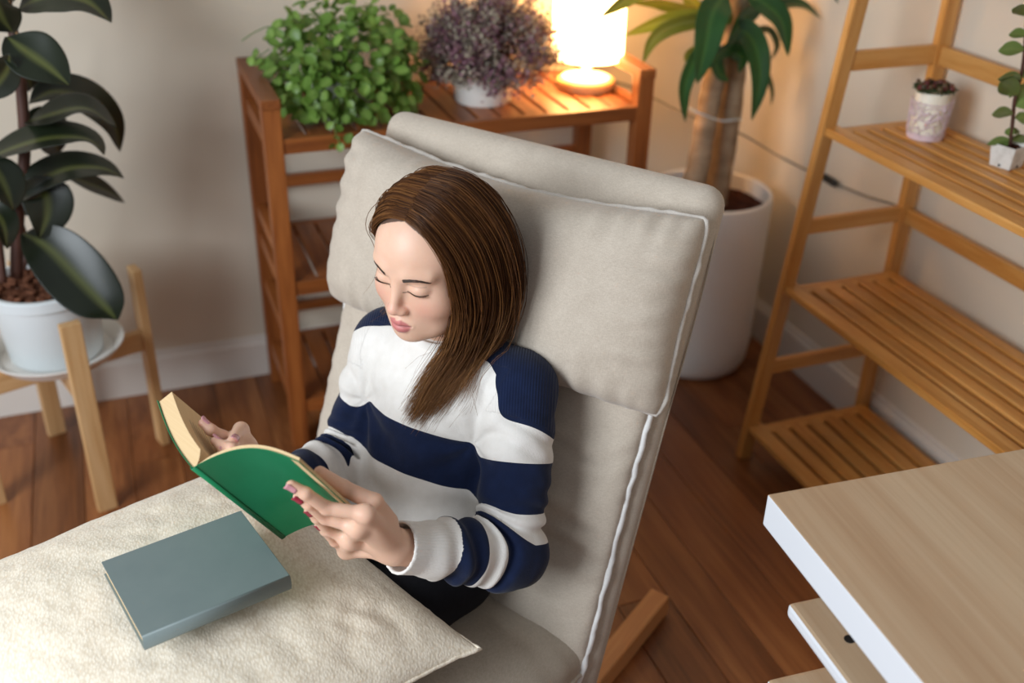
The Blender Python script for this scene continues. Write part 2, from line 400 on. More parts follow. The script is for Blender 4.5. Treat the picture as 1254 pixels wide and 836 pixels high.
tube('stem', catmull(stem_pts, 40), np.linspace(.014, .009, 40), M_STEM, rp, 10)
tube('stem', catmull([at_y(4, 345, 2.33), at_y(-2, 290, 2.33), at_y(-12, 210, 2.33), at_y(-20, 120, 2.34)], 24), .008, M_STEM, rp, 8)
tube('stem', catmull([at_y(28, 330, 2.42), at_y(32, 300, 2.43), at_y(20, 255, 2.42)], 16), .007, M_STEM, rp, 8)
RUB = [  # pixel path, depth along the room at base / tip, true width, roll
    ([(22, 12), (60, -6), (105, 2), (136, 28)], 2.36, 2.26, .11, .75),
    ([(8, 45), (30, 62), (58, 82), (85, 105)], 2.30, 2.22, .105, .35),
    ([(36, 128), (66, 112), (108, 124), (138, 150), (147, 186)], 2.38, 2.48, .10, .75),
    ([(32, 150), (60, 142), (105, 134), (143, 158)], 2.36, 2.24, .10, 1.10),
    ([(-30, 205), (10, 184), (62, 170), (108, 172), (127, 190)], 2.34, 2.22, .11, 1.12),
    ([(12, 258), (32, 232), (80, 208), (125, 207), (152, 219)], 2.34, 2.30, .10, .95),
    ([(60, 205), (98, 222), (130, 234), (153, 248)], 2.40, 2.50, .07, 1.0),
    ([(30, 262), (54, 236), (58, 262), (48, 292)], 2.33, 2.26, .105, .15),
    ([(28, 286), (58, 302), (95, 340), (128, 375), (143, 392)], 2.30, 2.10, .135, .12),
    ([(30, 155), (52, 152), (66, 170), (71, 190)], 2.42, 2.52, .09, .45),
    ([(-14, 120), (0, 100), (10, 84), (12, 66)], 2.30, 2.24, .07, .3),
    ([(10, 72), (20, 80), (34, 95), (38, 110)], 2.46, 2.52, .09, .4),
    ([(-20, 190), (-4, 210), (8, 235), (16, 258)], 2.28, 2.20, .09, .5),
    ([(-20, 262), (-5, 262), (5, 280), (8, 305)], 2.30, 2.22, .07, .5),
    ([(6, 20), (-20, 0), (-60, -12), (-100, 10)], 2.38, 2.35, .11, .8),
    ([(-20, 150), (-50, 140), (-90, 150), (-120, 175)], 2.34, 2.30, .11, .6),
    ([(-10, 250), (-50, 255), (-90, 280), (-110, 320)], 2.34, 2.25, .12, .4),
    ([(16, 40), (2, 20), (-6, -6), (8, -30)], 2.36, 2.30, .09, .4),
    ([(10, 10), (40, -40), (80, -60), (120, -50)], 2.42, 2.5, .10, .9),
]
for path, y0, y1, w, roll in RUB:
    P = [at_y(px, py, y0+(y1-y0)*k/(len(path)-1)) for k, (px, py) in enumerate(path)]
    leaf_obj('leaf', P, w, M_RUBBER, rp, .55, roll=roll, fold=.22, n=14)
tube('support_twine', catmull([at_y(10, 0, 2.36), at_y(16, 20, 2.355), at_y(20, 40, 2.355), at_y(26, 52, 2.35), at_y(31, 72, 2.34)], 20), .0014, M_PINE[0], rp, 5)
mesh_obj('plant_tag', [at_y(27, 72, 2.345), at_y(38, 70, 2.345), at_y(41, 93, 2.34), at_y(30, 94, 2.34)], [(0, 1, 2, 3)], M_PLAST, rp).modifiers.new('t', 'SOLIDIFY').thickness = .001

# ------------------------------------------------------------------ leafy green plant on the rack
HX, HY = .503, 2.465
herb = empty('leafy_plant', (HX, HY, SHELF_Z)); tag(herb, 'bushy bright green leafy plant in a small pot on the plant rack', 'potted plant')
lathe('pot', [(0, 0), (.066, 0), (.068, .003), (.080, .088), (.085, .089), (.085, .100), (.080, .101), (.077, .09), (0, .088)], M_PLAST, herb, (HX, HY, SHELF_Z))
lumpy_disc('soil', (HX, HY, SHELF_Z+.092), .078, M_SOIL, herb, .005, 5)
def small_leaf_mesh(name, L, w, mat):
    vs = []; fs = []; rows = [(0, .06), (.22, .8), (.5, 1.0), (.78, .72), (1.0, .05)]; mid = []
    for t, ww in rows:
        for u in (-1, 0, 1): vs.append((u*ww*w/2, t*L, abs(u)*w*.12 - .25*L*t*t*.6)); mid.append(.5 if u == 0 else 0)
    for i in range(4):
        for k in range(2): a = i*3+k; fs.append((a, a+1, a+4, a+3))
    me = bpy.data.meshes.new(name); me.from_pydata(vs, [], fs); me.materials.append(mat)
    me.polygons.foreach_set('use_smooth', [True]*len(me.polygons))
    at = me.attributes.new('mid', 'FLOAT', 'POINT'); at.data.foreach_set('value', mid); return me, vs, fs
herb_me, hv, hf = small_leaf_mesh('leaf', .034, .029, M_HERB)
def basis(y, zhint):
    y = Vector(y).normalized(); z = Vector(zhint); z = (z - y*z.dot(y)).normalized(); x = y.cross(z); return Matrix((x, y, z)).transposed().to_4x4()
camdir = Vector((-.35, -.85, .45)).normalized()
extra_v = []; extra_f = []
stems = []
for k in range(660):
    th = RNG.uniform(0, 2*math.pi); u = RNG.uniform(-.55, 1)
    d = np.array([math.cos(th)*math.sqrt(1-u*u), math.sin(th)*math.sqrt(1-u*u), u])
    if d[1] > .75: d[1] *= -1
    rr = RNG.uniform(.62, 1.05)
    cpos = np.array([HX+.01, HY-.01, SHELF_Z+.105]); rad = np.array([.180, .155, .165])
    p = cpos + d*rad*rr
    if p[2] < SHELF_Z+.012:
        if p[1] < RY0-.006: p[2] = max(p[2], SHELF_Z-.04)
        else: p[2] = SHELF_Z+RNG.uniform(.012, .05)
    if p[0] < RX0+PT+.02 and p[2] < RH+.02: p[2] = RH+.02+RNG.uniform(0, .03)
    p[1] = min(p[1], RY1-.03)
    dirv = Vector(d)*.6+Vector(RNG.uniform(-1, 1, 3))*.9 + Vector((0, 0, -.25)); nz = Vector(d)*.6+Vector((0, -.3, .8))+Vector(RNG.uniform(-1, 1, 3))*.5
    Mx = Matrix.Translation(Vector(p)) @ basis(dirv, nz) @ Matrix.Scale(RNG.uniform(.6, 1.15), 4)
    if rr > .8 and k < 470 and len(stems) < 290:
        o = bpy.data.objects.new('leaf', herb_me); COL.objects.link(o); o.parent = herb
        o.matrix_local = Matrix.Translation(-herb.location) @ Mx; stems.append(o)
    else:
        b = len(extra_v)
        extra_v += [Mx @ Vector(v) for v in hv]; extra_f += [tuple(i+b for i in f) for f in hf]
o = mesh_obj('inner_leaves', extra_v, extra_f, M_HERB, herb, True); o['kind'] = 'stuff'
sv = []; sf = []
for k in range(60):
    th = RNG.uniform(0, 2*math.pi); e = RNG.uniform(.2, 1.3)
    d = Vector((math.cos(th)*math.cos(e), math.sin(th)*math.cos(e), math.sin(e)))
    a = Vector((HX, HY, SHELF_Z+.09)); c = a + d*RNG.uniform(.12, .17)
    if c.x < RX0+PT and c.z < RH+.02: c.z = RH+.03
    c.y = min(c.y, RY1-.02)
    v, f = tube_data(catmull([a, (a+c)/2+Vector((0, 0, .03)), c], 8), .0014, 4); b = len(sv); sv += v; sf += [tuple(i+b for i in g) for g in f]
# trailing shoots: one reaching out over the rack arm, two hanging over the front rail
for pth in ([at_y(365, 60, 2.46), at_y(335, 34, 2.45), at_y(315, 38, 2.44), at_y(296, 50, 2.43)], [at_y(405, 140, 2.36), at_y(412, 165, 2.29), at_y(420, 182, 2.285)], [at_y(400, 20, 2.5), at_y(398, 5, 2.5), at_y(400, -8, 2.5)], [at_y(330, 60, 2.42), at_y(316, 70, 2.40), at_y(306, 78, 2.39)]):
    v, f = tube_data(catmull(pth, 12), .0013, 4); b = len(sv); sv += v; sf += [tuple(i+b for i in g) for g in f]
o = mesh_obj('stems', sv, sf, M_GSTEM, herb, True); o['kind'] = 'stuff'
for px_, py_, y_ in ((306, 80, 2.39), (330, 42, 2.45), (318, 66, 2.41), (412, 165, 2.285), (424, 176, 2.285), (404, 176, 2.285), (416, 186, 2.28), (376, 7, 2.5), (424, 8, 2.5), (436, 6, 2.5), (398, 2, 2.5), (492, 42, 2.5), (505, 50, 2.5), (478, 25, 2.5)):
    o = bpy.data.objects.new('leaf', herb_me); COL.objects.link(o); o.parent = herb
    o.matrix_local = Matrix.Translation(-herb.location) @ Matrix.Translation(at_y(px_, py_, y_)) @ basis(Vector(RNG.uniform(-1, 1, 3)), camdir) @ Matrix.Scale(RNG.uniform(.6, .9), 4)

# ------------------------------------------------------------------ purple-grey bushy plant
BX, BY = .868, 2.475
bush = empty('purple_plant', (BX, BY, SHELF_Z)); tag(bush, 'dome of tiny dusty purple and grey-green foliage in a low white pot', 'potted plant')
lathe('pot', [(0, 0), (.068, 0), (.071, .003), (.078, .062), (.084, .063), (.084, .074), (.079, .075), (.076, .066), (0, .064)], M_WHITE, bush, (BX, BY, SHELF_Z))
lumpy_disc('soil', (BX, BY, SHELF_Z+.068), .077, M_SOIL, bush, .004, 6)
M_BUSH = new_mat('tiny_foliage', rgb('#7b6a70'), .7)
_a = nd(M_BUSH, 'ShaderNodeAttribute', attribute_name='hue')
lk(M_BUSH, ramp(M_BUSH, _a.outputs['Fac'], [(.0, rgb('#5a3048')), (.35, rgb('#8f6672')), (.6, rgb('#98917f')), (1.0, rgb('#b5a892'))]), bsdf(M_BUSH).inputs['Base Color'])
fv = []; ff = []; fh = []; tv = []; tf = []
for k in range(430):
    th = RNG.uniform(0, 2*math.pi); u = RNG.uniform(-.22, 1); d = np.array([math.cos(th)*math.sqrt(1-u*u), math.sin(th)*math.sqrt(1-u*u), u])
    a = np.array([BX, BY, SHELF_Z+.07]); e = np.array([BX+.01, BY-.01, SHELF_Z+.10]) + d*np.array([.195, .170, .185])*RNG.uniform(.8, 1.04)
    e[1] = min(e[1], YW-.02); e[2] = max(e[2], SHELF_Z+.03)
    dl = e-np.array([LX, LY, e[2]])
    if np.hypot(dl[0], dl[1]) < .107: e[:2] = np.array([LX, LY])+dl[:2]/np.hypot(dl[0], dl[1])*.108
    pth = catmull([a, (a+e)/2+np.array([0, 0, .02]), e], 7); v, f = tube_data(pth, .0009, 3); b = len(tv); tv += v; tf += [tuple(i+b for i in g) for g in f]
    hb = RNG.uniform(0, 1)
    for j in range(34):
        t = RNG.uniform(.62, 1.0); q = a*(1-t)**1+e*t + RNG.normal(0, .009, 3)
        dl = q-np.array([LX, LY, q[2]])
        if np.hypot(dl[0], dl[1]) < .100: continue
        s = RNG.uniform(.0034, .0072); A = RNG.normal(0, 1, 3); A /= np.linalg.norm(A); Bq = np.cross(A, RNG.normal(0, 1, 3)); Bq /= np.linalg.norm(Bq)+1e-9
        b = len(fv); fv += [q, q+A*s+Bq*s*.6, q+A*s*1.9, q+A*s-Bq*s*.6]; ff += [(b, b+1, b+2, b+3)]; fh += [min(1, max(0, hb*.7+RNG.uniform(0, .3)))]*4
o = mesh_obj('foliage', fv, ff, M_BUSH, bush); o['kind'] = 'stuff'; o.data.attributes.new('hue', 'FLOAT', 'POINT').data.foreach_set('value', fh)
o = mesh_obj('twigs', tv, tf, M_STEM, bush, True); o['kind'] = 'stuff'

# ------------------------------------------------------------------ dracaena in the tall white planter
DX, DY = 1.515, 2.395
drac = empty('dracaena_plant', (DX, DY, 0)); tag(drac, 'broad-leaved dracaena with two thick trunks in a tall round white planter', 'potted plant')
lathe('planter', [(0, 0), (.125, 0), (.150, .012), (.163, .04), (.170, .10), (.176, .53), (.174, .541), (.168, .545), (.162, .541), (.160, .44), (0, .44)], M_WHITE, drac, (DX, DY, 0), 64)
lumpy_disc('soil', (DX, DY, .498), .160, M_SOIL, drac, .012, 8)
def bark_mat():
    m = new_mat('dracaena_bark', rgb('#8f7a62'), .85, .2); v = coords(m, 'Object', (8, 8, 30)); n = noise(m, v, 1, 5, .6, .5); n2 = noise(m, coords(m), 25, 4)
    lk(m, ramp(m, math_n(m, 'MULTIPLY_ADD', n2, .5, math_n(m, 'MULTIPLY', n, .5)), [(.3, rgb('#7d6650')), (.5, rgb('#9a836a')), (.7, rgb('#b09a80'))]), bsdf(m).inputs['Base Color']); add_bump(m, n, .35, .004); return m
M_BARK = bark_mat()
def trunk(pts, r0, r1):
    P = catmull(pts, 40); r = np.linspace(r0, r1, 40)*(1+.04*np.sin(np.arange(40)*1.3)); return tube('trunk', P, r, M_BARK, drac, 16)
trunk([at_y(842, 245, 2.36), at_y(856, 200, 2.36), at_y(868, 130, 2.37), at_y(876, 90, 2.37), at_y(880, 60, 2.38)], .033, .028)
trunk([at_y(872, 255, 2.40), at_y(880, 215, 2.40), at_y(893, 130, 2.40), at_y(899, 70, 2.40), at_y(903, 0, 2.40), at_y(906, -60, 2.40)], .037, .032)
tp = [at_y(px_, py_, y_) for px_, py_, y_ in ((844, 132, 2.33), (853, 137, 2.315), (868, 143, 2.32), (884, 148, 2.335), (898, 147, 2.345), (908, 146, 2.38))]
tube('plant_tie', catmull(tp, 24), .0032, M_PLAST, drac, 6)
DRAC = [
    ([(886, -6), (872, 18), (864, 58), (853, 103)], 2.33, 2.22, .082, .2, 0),
    ([(896, 40), (914, 40), (928, 66), (930, 104), (920, 148)], 2.33, 2.26, .066, .25, 0),
    ([(915, -8), (938, 6), (958, 28), (965, 70)], 2.36, 2.28, .066, .45, 0),
    ([(910, 20), (945, 10), (980, 6), (1006, 24)], 2.38, 2.36, .055, 1.0, 0),
    ([(874, 20), (841, 22), (807, 27), (763, 44)], 2.36, 2.36, .05, .35, 1),
    ([(868, 24), (836, 28), (811, 38), (796, 54), (787, 78)], 2.33, 2.28, .042, .3, 1),
    ([(850, -20), (800, -18), (765, 0), (734, 21)], 2.32, 2.28, .048, .5, 1),
    ([(872, 50), (852, 72), (838, 108), (839, 150)], 2.34, 2.30, .046, .35, 0),
    ([(862, 14), (830, 8), (800, 2), (774, 4)], 2.38, 2.40, .045, .9, 1),
    ([(935, 8), (915, 18), (900, 36), (890, 52)], 2.36, 2.30, .05, .7, 0),
    ([(920, 42), (940, 38), (951, 55), (943, 75)], 2.42, 2.46, .03, .8, 0),
    ([(925, 70), (938, 90), (945, 112), (944, 130)], 2.42, 2.46, .02, .8, 0),
    ([(882, 40), (870, 26), (850, 6), (830, -22)], 2.40, 2.44, .055, .4, 1),
    ([(890, 30), (884, 8), (880, -20), (876, -60)], 2.36, 2.34, .06, .5, 0),
    ([(890, 60), (900, 64), (908, 72), (904, 90)], 2.34, 2.32, .05, .5, 0),
    ([(884, 58), (876, 74), (882, 92), (893, 100)], 2.345, 2.32, .04, .5, 0),
    ([(905, -40), (950, -50), (1000, -40), (1027, 6)], 2.36, 2.32, .05, .6, 0),
    ([(904, 44), (892, 58), (880, 66), (868, 84)], 2.34, 2.31, .045, .7, 0),
    ([(905, -40), (870, -70), (820, -70), (780, -40)], 2.38, 2.40, .06, .5, 0),
    ([(905, -50), (930, -90), (960, -100), (1000, -90)], 2.40, 2.45, .06, .5, 0),
    ([(872, 62), (858, 58), (842, 66), (838, 76)], 2.35, 2.34, .03, .6, 1),
    ([(884, 30), (900, 22), (916, 30), (918, 44)], 2.42, 2.46, .045, .5, 0),
]
for path, y0, y1, w, roll, pale in DRAC:  # pale marks lamp-side leaves, coloured as if lit by the lamp
    P = [at_y(px, py, y0+(y1-y0)*k/(len(path)-1)) for k, (px, py) in enumerate(path)]
    leaf_obj('leaf', P, w, M_DRAC_LAMPLIT if pale else M_DRAC, drac, .5, roll=roll, fold=.30, n=14, shape='strap')

# ------------------------------------------------------------------ bamboo ladder shelf
LY0, LY1 = 1.89, 1.02
lad = empty('ladder_shelf', (1.57, (LY0+LY1)/2, 0)); tag(lad, 'bamboo ladder shelf with slatted shelves leaning by the wall', 'shelf')
def fx(z): return 1.394+.098*z
LEGW, LEGT = .030, .040
for yy in (LY0, LY1):
    bar('front_leg', (fx(0), yy, 0), (fx(1.5), yy, 1.5), .034, .022, M_BAMB[0], lad, side=(1, 0, 0))
    bar('rear_leg', (1.752, yy, 0), (1.752, yy, 1.5), .034, .022, M_BAMB[0], lad, side=(1, 0, 0))
    for z0, z1 in ((.250, .286), (.624, .661), (1.006, 1.049), (1.38, 1.42)):
        zc = (z0+z1)/2; box('side_rail', (fx(zc)+.012, yy-.008, z0), (1.738, yy+.008, z1), M_BAMB[0], lad, .002)
for z0, z1 in ((.62, .658), (1.004, 1.046), (1.38, 1.42)):
    box('back_rail', (1.746, LY1+.01, z0), (1.762, LY0-.01, z1), M_BAMB[1], lad, .002)
for zt, nsl in ((.100, 6), (.494, 6), (.882, 6), (1.28, 6)):
    x0, x1 = fx(zt)-.006, 1.744
    for yy in (LY0-.012-.018, LY1+.012+.018):
        box('shelf_end', (x0+.004, yy-.018, zt-.018), (x1, yy+.018, zt), M_BAMB[0], lad, .002)
    w = (x1-x0)/nsl*.0; pitch = (x1-x0-.034)/(nsl-.0)
    box('front_slat', (x0-.006, LY1-.012, zt-.016), (x0+.034, LY0+.012, zt+.002), M_BAMB[1], lad, .003)
    for k in range(nsl):
        a = x0+.034+.013+k*pitch
        if a+pitch-.013 > x1+.02: break
        box('slat', (a, LY1+.03, zt-.014), (min(a+pitch-.013, x1), LY0-.03, zt+.0005), M_BAMB[1], lad, .002, 1)

# ------------------------------------------------------------------ candle in lace-cut holder
cz = .883; cc = at_z(1132, 167, cz)
candle = empty('candle_holder', cc); tag(candle, 'pale pink lace-cut holder with a cream candle and berry wreath', 'candle')
M_PINK = new_mat('pink_lacquer', rgb('#e6cfd6'), .45)
_v = coords(M_PINK, 'Object'); _n = noise(M_PINK, _v, 20)
lk(M_PINK, mixc(M_PINK, _n, rgb('#e0c8cf'), rgb('#ecd8dd')), bsdf(M_PINK).inputs['Base Color'])
M_WAX = new_mat('candle_wax', rgb('#efe6d2'), .5); bsdf(M_WAX).inputs['Subsurface Weight'].default_value = .15; bsdf(M_WAX).inputs['Subsurface Radius'].default_value = (.02, .015, .01)
lk(M_WAX, mixc(M_WAX, noise(M_WAX, coords(M_WAX), 18), rgb('#ebe1cb'), rgb('#f3ecdb')), bsdf(M_WAX).inputs['Base Color'])
R0, R1, HH = .0385, .0435, .083
lathe('holder_base', [(0, 0), (R0, 0), (R0+.0006, .012), (R0-.0012, .012), (R0-.002, .003), (0, .003)], M_PINK, candle, cc, 40)
# lace wall: lattice of crossing strips wound round the cylinder
lv = []; lf = []
def lace_pt(a, h, off=0): r = R0+(R1-R0)*h/HH+off; return Vector((cc.x+r*math.cos(a), cc.y+r*math.sin(a), cz+h))
rl = np.random.default_rng(4)
for k in range(150):
    a0 = rl.uniform(0, 6.28); h0 = rl.uniform(.008, HH-.006); an = rl.uniform(-1.4, 1.4); L = rl.uniform(.018, .034)
    a1 = a0+math.cos(an)*L/.041; h1 = h0+math.sin(an)*L
    h1 = min(max(h1, .006), HH+(.004 if k % 9 == 0 else -.001))
    pts = [lace_pt(a0+(a1-a0)*t, h0+(h1-h0)*t+.003*math.sin(3.1*t), .0003*(k % 3)) for t in np.linspace(0, 1, 6)]
    v, f = tube_data([tuple(p) for p in pts], .0011, 4); b = len(lv); lv += v; lf += [tuple(i+b for i in g) for g in f]
for hh_ in (.012, HH-.003):
    pts = [lace_pt(a, hh_) for a in np.linspace(0, 6.2832, 49)]; v, f = tube_data([tuple(p) for p in pts], .0013, 4); b = len(lv); lv += v; lf += [tuple(i+b for i in g) for g in f]
mesh_obj('lace_wall', lv, lf, M_PINK, candle, True)
lathe('candle', [(0, .003), (.0355, .003), (.0365, .098), (.035, .102), (.030, .101), (0, .099)], M_WAX, candle, cc, 40)
M_BERRY = new_mat('dark_berries', rgb('#5a1f1c'), .35)
_oi = nd(M_BERRY, 'ShaderNodeObjectInfo'); lk(M_BERRY, ramp(M_BERRY, _oi.outputs['Random'], [(0, rgb('#3a2018')), (.45, rgb('#6a1c22')), (.8, rgb('#4c4426')), (1, rgb('#2b1d12'))]), bsdf(M_BERRY).inputs['Base Color'])
M_MOSS = new_mat('wreath_moss', rgb('#33401f'), .9); lk(M_MOSS, mixc(M_MOSS, noise(M_MOSS, coords(M_MOSS), 120), rgb('#27331a'), rgb('#4a5a2c')), bsdf(M_MOSS).inputs['Base Color'])
mv = []; mf = []
for k in range(260):
    a = rl.uniform(0, 6.28); r = rl.uniform(.022, .044); p = np.array([cc.x+r*math.cos(a), cc.y+r*math.sin(a), cz+.103+rl.uniform(0, .008)])
    d = rl.normal(0, 1, 3)*np.array([1, 1, .5]); d /= np.linalg.norm(d); v, f = tube_data([p-d*.007, p, p+d*.007], [.0008, .0014, .0005], 3); b = len(mv); mv += v; mf += [tuple(i+b for i in g) for g in f]
wreath = mesh_obj('wreath', mv, mf, M_MOSS, candle, True)
bmb = bmesh.new(); bmesh.ops.create_icosphere(bmb, subdivisions=2, radius=.0062); b0 = bm_obj('berry', bmb, M_BERRY, wreath, True)
for k in range(34):
    a = k*2.4; r = .020+.021*((k*7) % 10)/10
    o = b0 if k == 0 else bpy.data.objects.new('berry', b0.data)
    if k: COL.objects.link(o); o.parent = wreath
    o.location = Vector((cc.x+r*math.cos(a), cc.y+r*math.sin(a), cz+.110+rl.uniform(0, .007)))-wloc(wreath); s = rl.uniform(.7, 1.15); o.scale = (s, s, s)

# ------------------------------------------------------------------ small succulent in a square white pot
sc0 = at_z(1231, 203, cz)
suc = empty('succulent_plant', sc0); tag(suc, 'small upright succulent with round green leaves in a square white pot', 'potted plant')
M_CONC = new_mat('chalky_pot', rgb('#dcd9d2'), .8); lk(M_CONC, ramp(M_CONC, noise(M_CONC, coords(M_CONC), 45, 4, .7), [(.35, rgb('#c9c5bd')), (.6, rgb('#e2e0da'))]), bsdf(M_CONC).inputs['Base Color'])
def frustum(name, c, b0_, b1_, h, mat, parent, inner=True, rz=.25):
    vs = []; cz_ = [(b0_, 0), (b1_, h), (b1_-.003, h), (b1_-.004, h-.008)]
    for hw, z in cz_:
        for sx_, sy_ in ((-1, -1), (1, -1), (1, 1), (-1, 1)):
            x_, y_ = sx_*hw, sy_*hw; vs.append(Vector(c)+Vector((x_*math.cos(rz)-y_*math.sin(rz), x_*math.sin(rz)+y_*math.cos(rz), z)))
    fs = [(3, 2, 1, 0)]
    for i in range(3):
        for k in range(4): fs.append((i*4+k, i*4+(k+1) % 4, (i+1)*4+(k+1) % 4, (i+1)*4+k))
    fs.append((12, 13, 14, 15))
    o = mesh_obj(name, vs, fs, mat, parent); md = o.modifiers.new('b', 'BEVEL'); md.width = .003; md.segments = 2; md.limit_method = 'ANGLE'; return o
frustum('pot', sc0, .0225, .0275, .047, M_CONC, suc)
lumpy_disc('soil', sc0+Vector((0, 0, .041)), .022, M_SOIL, suc, .002, 9)
for k in range(4):
    a = .25+k*math.pi/2; box('drain_hole', sc0+Vector((.0235*math.cos(a)-.002, .0235*math.sin(a)-.002, .004)), sc0+Vector((.0235*math.cos(a)+.002, .0235*math.sin(a)+.002, .008)), M_BLACK, suc, 0)
ysu = sc0.y
spts = [at_y(1237, 178, ysu), at_y(1240, 150, ysu), at_y(1243, 120, ysu), at_y(1252, 85, ysu), at_y(1256, 40, ysu), at_y(1258, 5, ysu)]
tube('stem', catmull(spts, 24), np.linspace(.004, .0028, 24), M_STEM, suc, 8)
SUC = [((1240, 140), (1214, 140), 13, .3), ((1244, 118), (1225, 100), 22, .2), ((1250, 98), (1222, 96), 15, .7), ((1254, 62), (1222, 62), 16, .3), ((1256, 45), (1235, 42), 13, .6), ((1242, 130), (1262, 122), 20, .2), ((1238, 172), (1208, 177), 10, .4), ((1238, 172), (1262, 172), 12, .5), ((1238, 168), (1232, 158), 12, .6), ((1238, 165), (1248, 160), 12, .6), ((1243, 145), (1262, 148), 14, .4), ((1250, 92), (1275, 95), 18, .3), ((1254, 60), (1280, 55), 18, .3), ((1244, 108), (1236, 120), 14, .9), ((1257, 30), (1280, 20), 18, .3), ((1257, 20), (1240, 10), 14, .5), ((1238, 174), (1228, 184), 9, .7), ((1248, 105), (1256, 125), 18, .4)]
for (bx_, by_), (tx, ty), wpx, roll in SUC:
    A = at_y(bx_, by_, ysu); Bq = at_y(tx, ty, ysu+RNG.uniform(-.02, .015)); mid_ = (A+Bq)/2+Vector((0, 0, .004))
    leaf_obj('leaf', [A, mid_, Bq], wpx*.00185, M_SUCC, suc, .3, roll=roll, fold=-.15, n=9)

# ------------------------------------------------------------------ birch-topped white desk in the foreground
def desk_mat():
    m = new_mat('birch_veneer', rgb('#d2b896'), .38); v = coords(m, 'Object', (5, .35, 1)); n = noise(m, v, 1.6, 4, .5, .3); v2 = coords(m, 'Object', (60, 2, 1)); n2 = noise(m, v2, 1.5, 4, .6, .4)
    f = math_n(m, 'MULTIPLY_ADD', n2, .3, math_n(m, 'MULTIPLY', n, .7))
    lk(m, ramp(m, f, [(.36, rgb('#b08f6e')), (.5, rgb('#bd9f7f')), (.64, rgb('#c9b091'))]), bsdf(m).inputs['Base Color']); return m
M_DESK = desk_mat(); M_EDGE = new_mat('white_laminate', rgb('#dfe3e8'), .4)
lk(M_EDGE, mixc(M_EDGE, noise(M_EDGE, coords(M_EDGE), 6), rgb('#dce0e6'), rgb('#e4e7eb')), bsdf(M_EDGE).inputs['Base Color'])
dz = .72; dc = at_z(940, 605, dz); dang = math.atan2(*(lambda a, b: (a.x-b.x, -(a.y-b.y)))(at_z(1130, 836, dz), dc))
desk = empty('desk', (dc.x, dc.y, 0), 0); tag(desk, 'birch-topped desk with white edges beside the armchair', 'desk')
def rot_box(name, x0, x1, y0, y1, z0, z1, mat, mat2=None, bev=.003):
    """desk-local: x right, y towards the camera from the far corner"""
    o = box(name, (x0, -y1, z0), (x1, -y0, z1), mat, desk, bev)
    c = Vector(((x0+x1)/2, -(y0+y1)/2, (z0+z1)/2)); R = Matrix.Rotation(dang, 4, 'Z')
    o.location = R @ c; o.rotation_euler = (0, 0, dang)
    if mat2 is not None:
        o.data.materials.append(mat2)
        for p in o.data.polygons: p.material_index = 0 if p.normal.z > .9 else 1
    return o
rot_box('desk_top', 0, 1.0, 0, 1.3, dz-.052, dz, M_DESK, M_EDGE, .0025)
for zz, yy in ((.612, .098), (.455, .085)):
    rot_box('lower_shelf', -.006, .55, yy, 1.2, zz-.022, zz, M_DESK, M_EDGE, .006)
hole = lathe('cable_hole', [(0, 0), (.007, 0), (.007, .0015), (0, .0015)], M_BLACK, desk, at_z(1040, 783, .6115), 20)
for x_ in (.30, .52):
    for y_ in (.45, 1.1):
        rot_box('upright', x_, x_+.03, y_, y_+.03, 0 if True else .4, dz-.05, M_EDGE)
for x_, y_ in ((.93, .04), (.93, 1.22)): rot_box('leg', x_, x_+.04, y_, y_+.04, 0, dz-.05, M_EDGE)

# ================================================================== seat frame: a = her left, b = towards the chair back, z up
WV = np.array([.57, -.822, 0]); WV /= np.linalg.norm(WV); BV = np.array([-WV[1], WV[0], 0])
def cw(p): return Vector((WV[0]*p[0]+BV[0]*p[1], WV[1]*p[0]+BV[1]*p[1], p[2]))
def cw_arr(P): P = np.asarray(P, float); return P[:, :1]*WV + P[:, 1:2]*BV + P[:, 2:3]*np.array([0, 0, 1.0])
def cray(px, py): d = ray(px, py); return np.array([d @ WV, d @ BV, d[2]])
CAM_C = np.array([0, 0, CAM_H])
def c_plane(px, py, c, n): d = cray(px, py); c = np.array(c, float); n = np.array(n, float); return CAM_C + d*(((c-CAM_C) @ n)/(d @ n))
def c_a(px, py, a): d = cray(px, py); return CAM_C + d*(a/d[0])
def vnoise(P, freq, seed=0):
    P = np.asarray(P, float)*freq; I = np.floor(P).astype(np.int64); Fr = P-I; Fr = Fr*Fr*(3-2*Fr)
    def h(i, j, k):
        n = (i*374761393 + j*668265263 + k*2147483647 + seed*974711) & 0xFFFFFFFF
        n = ((n ^ (n >> 13))*1274126177) & 0xFFFFFFFF
        return ((n ^ (n >> 16)) & 0xFFFF)/32767.5-1
    out = 0
    for dx in (0, 1):
        for dy in (0, 1):
            for dz_ in (0, 1):
                w = (Fr[..., 0] if dx else 1-Fr[..., 0])*(Fr[..., 1] if dy else 1-Fr[..., 1])*(Fr[..., 2] if dz_ else 1-Fr[..., 2])
                out = out + w*h(I[..., 0]+dx, I[..., 1]+dy, I[..., 2]+dz_)
    return out
def np_mesh(name, V, Fq, mat, parent=None, smooth=True, loc=None):
    me = bpy.data.meshes.new(name); V = np.asarray(V, np.float32); Fq = np.asarray(Fq, np.int32); k = Fq.shape[1]
    me.vertices.add(len(V)); me.vertices.foreach_set('co', V.ravel())
    me.loops.add(Fq.size); me.loops.foreach_set('vertex_index', Fq.ravel())
    me.polygons.add(len(Fq)); me.polygons.foreach_set('loop_start', np.arange(len(Fq), dtype=np.int32)*k)
    me.polygons.foreach_set('use_smooth', np.full(len(Fq), smooth)); me.update(calc_edges=True); me.validate()
    if mat is not None: me.materials.append(mat)
    o = bpy.data.objects.new(name, me); COL.objects.link(o)
    if parent is not None: o.parent = parent
    o.location = (Vector(loc) if loc is not None else Vector((0, 0, 0))) - wloc(parent)
    return o

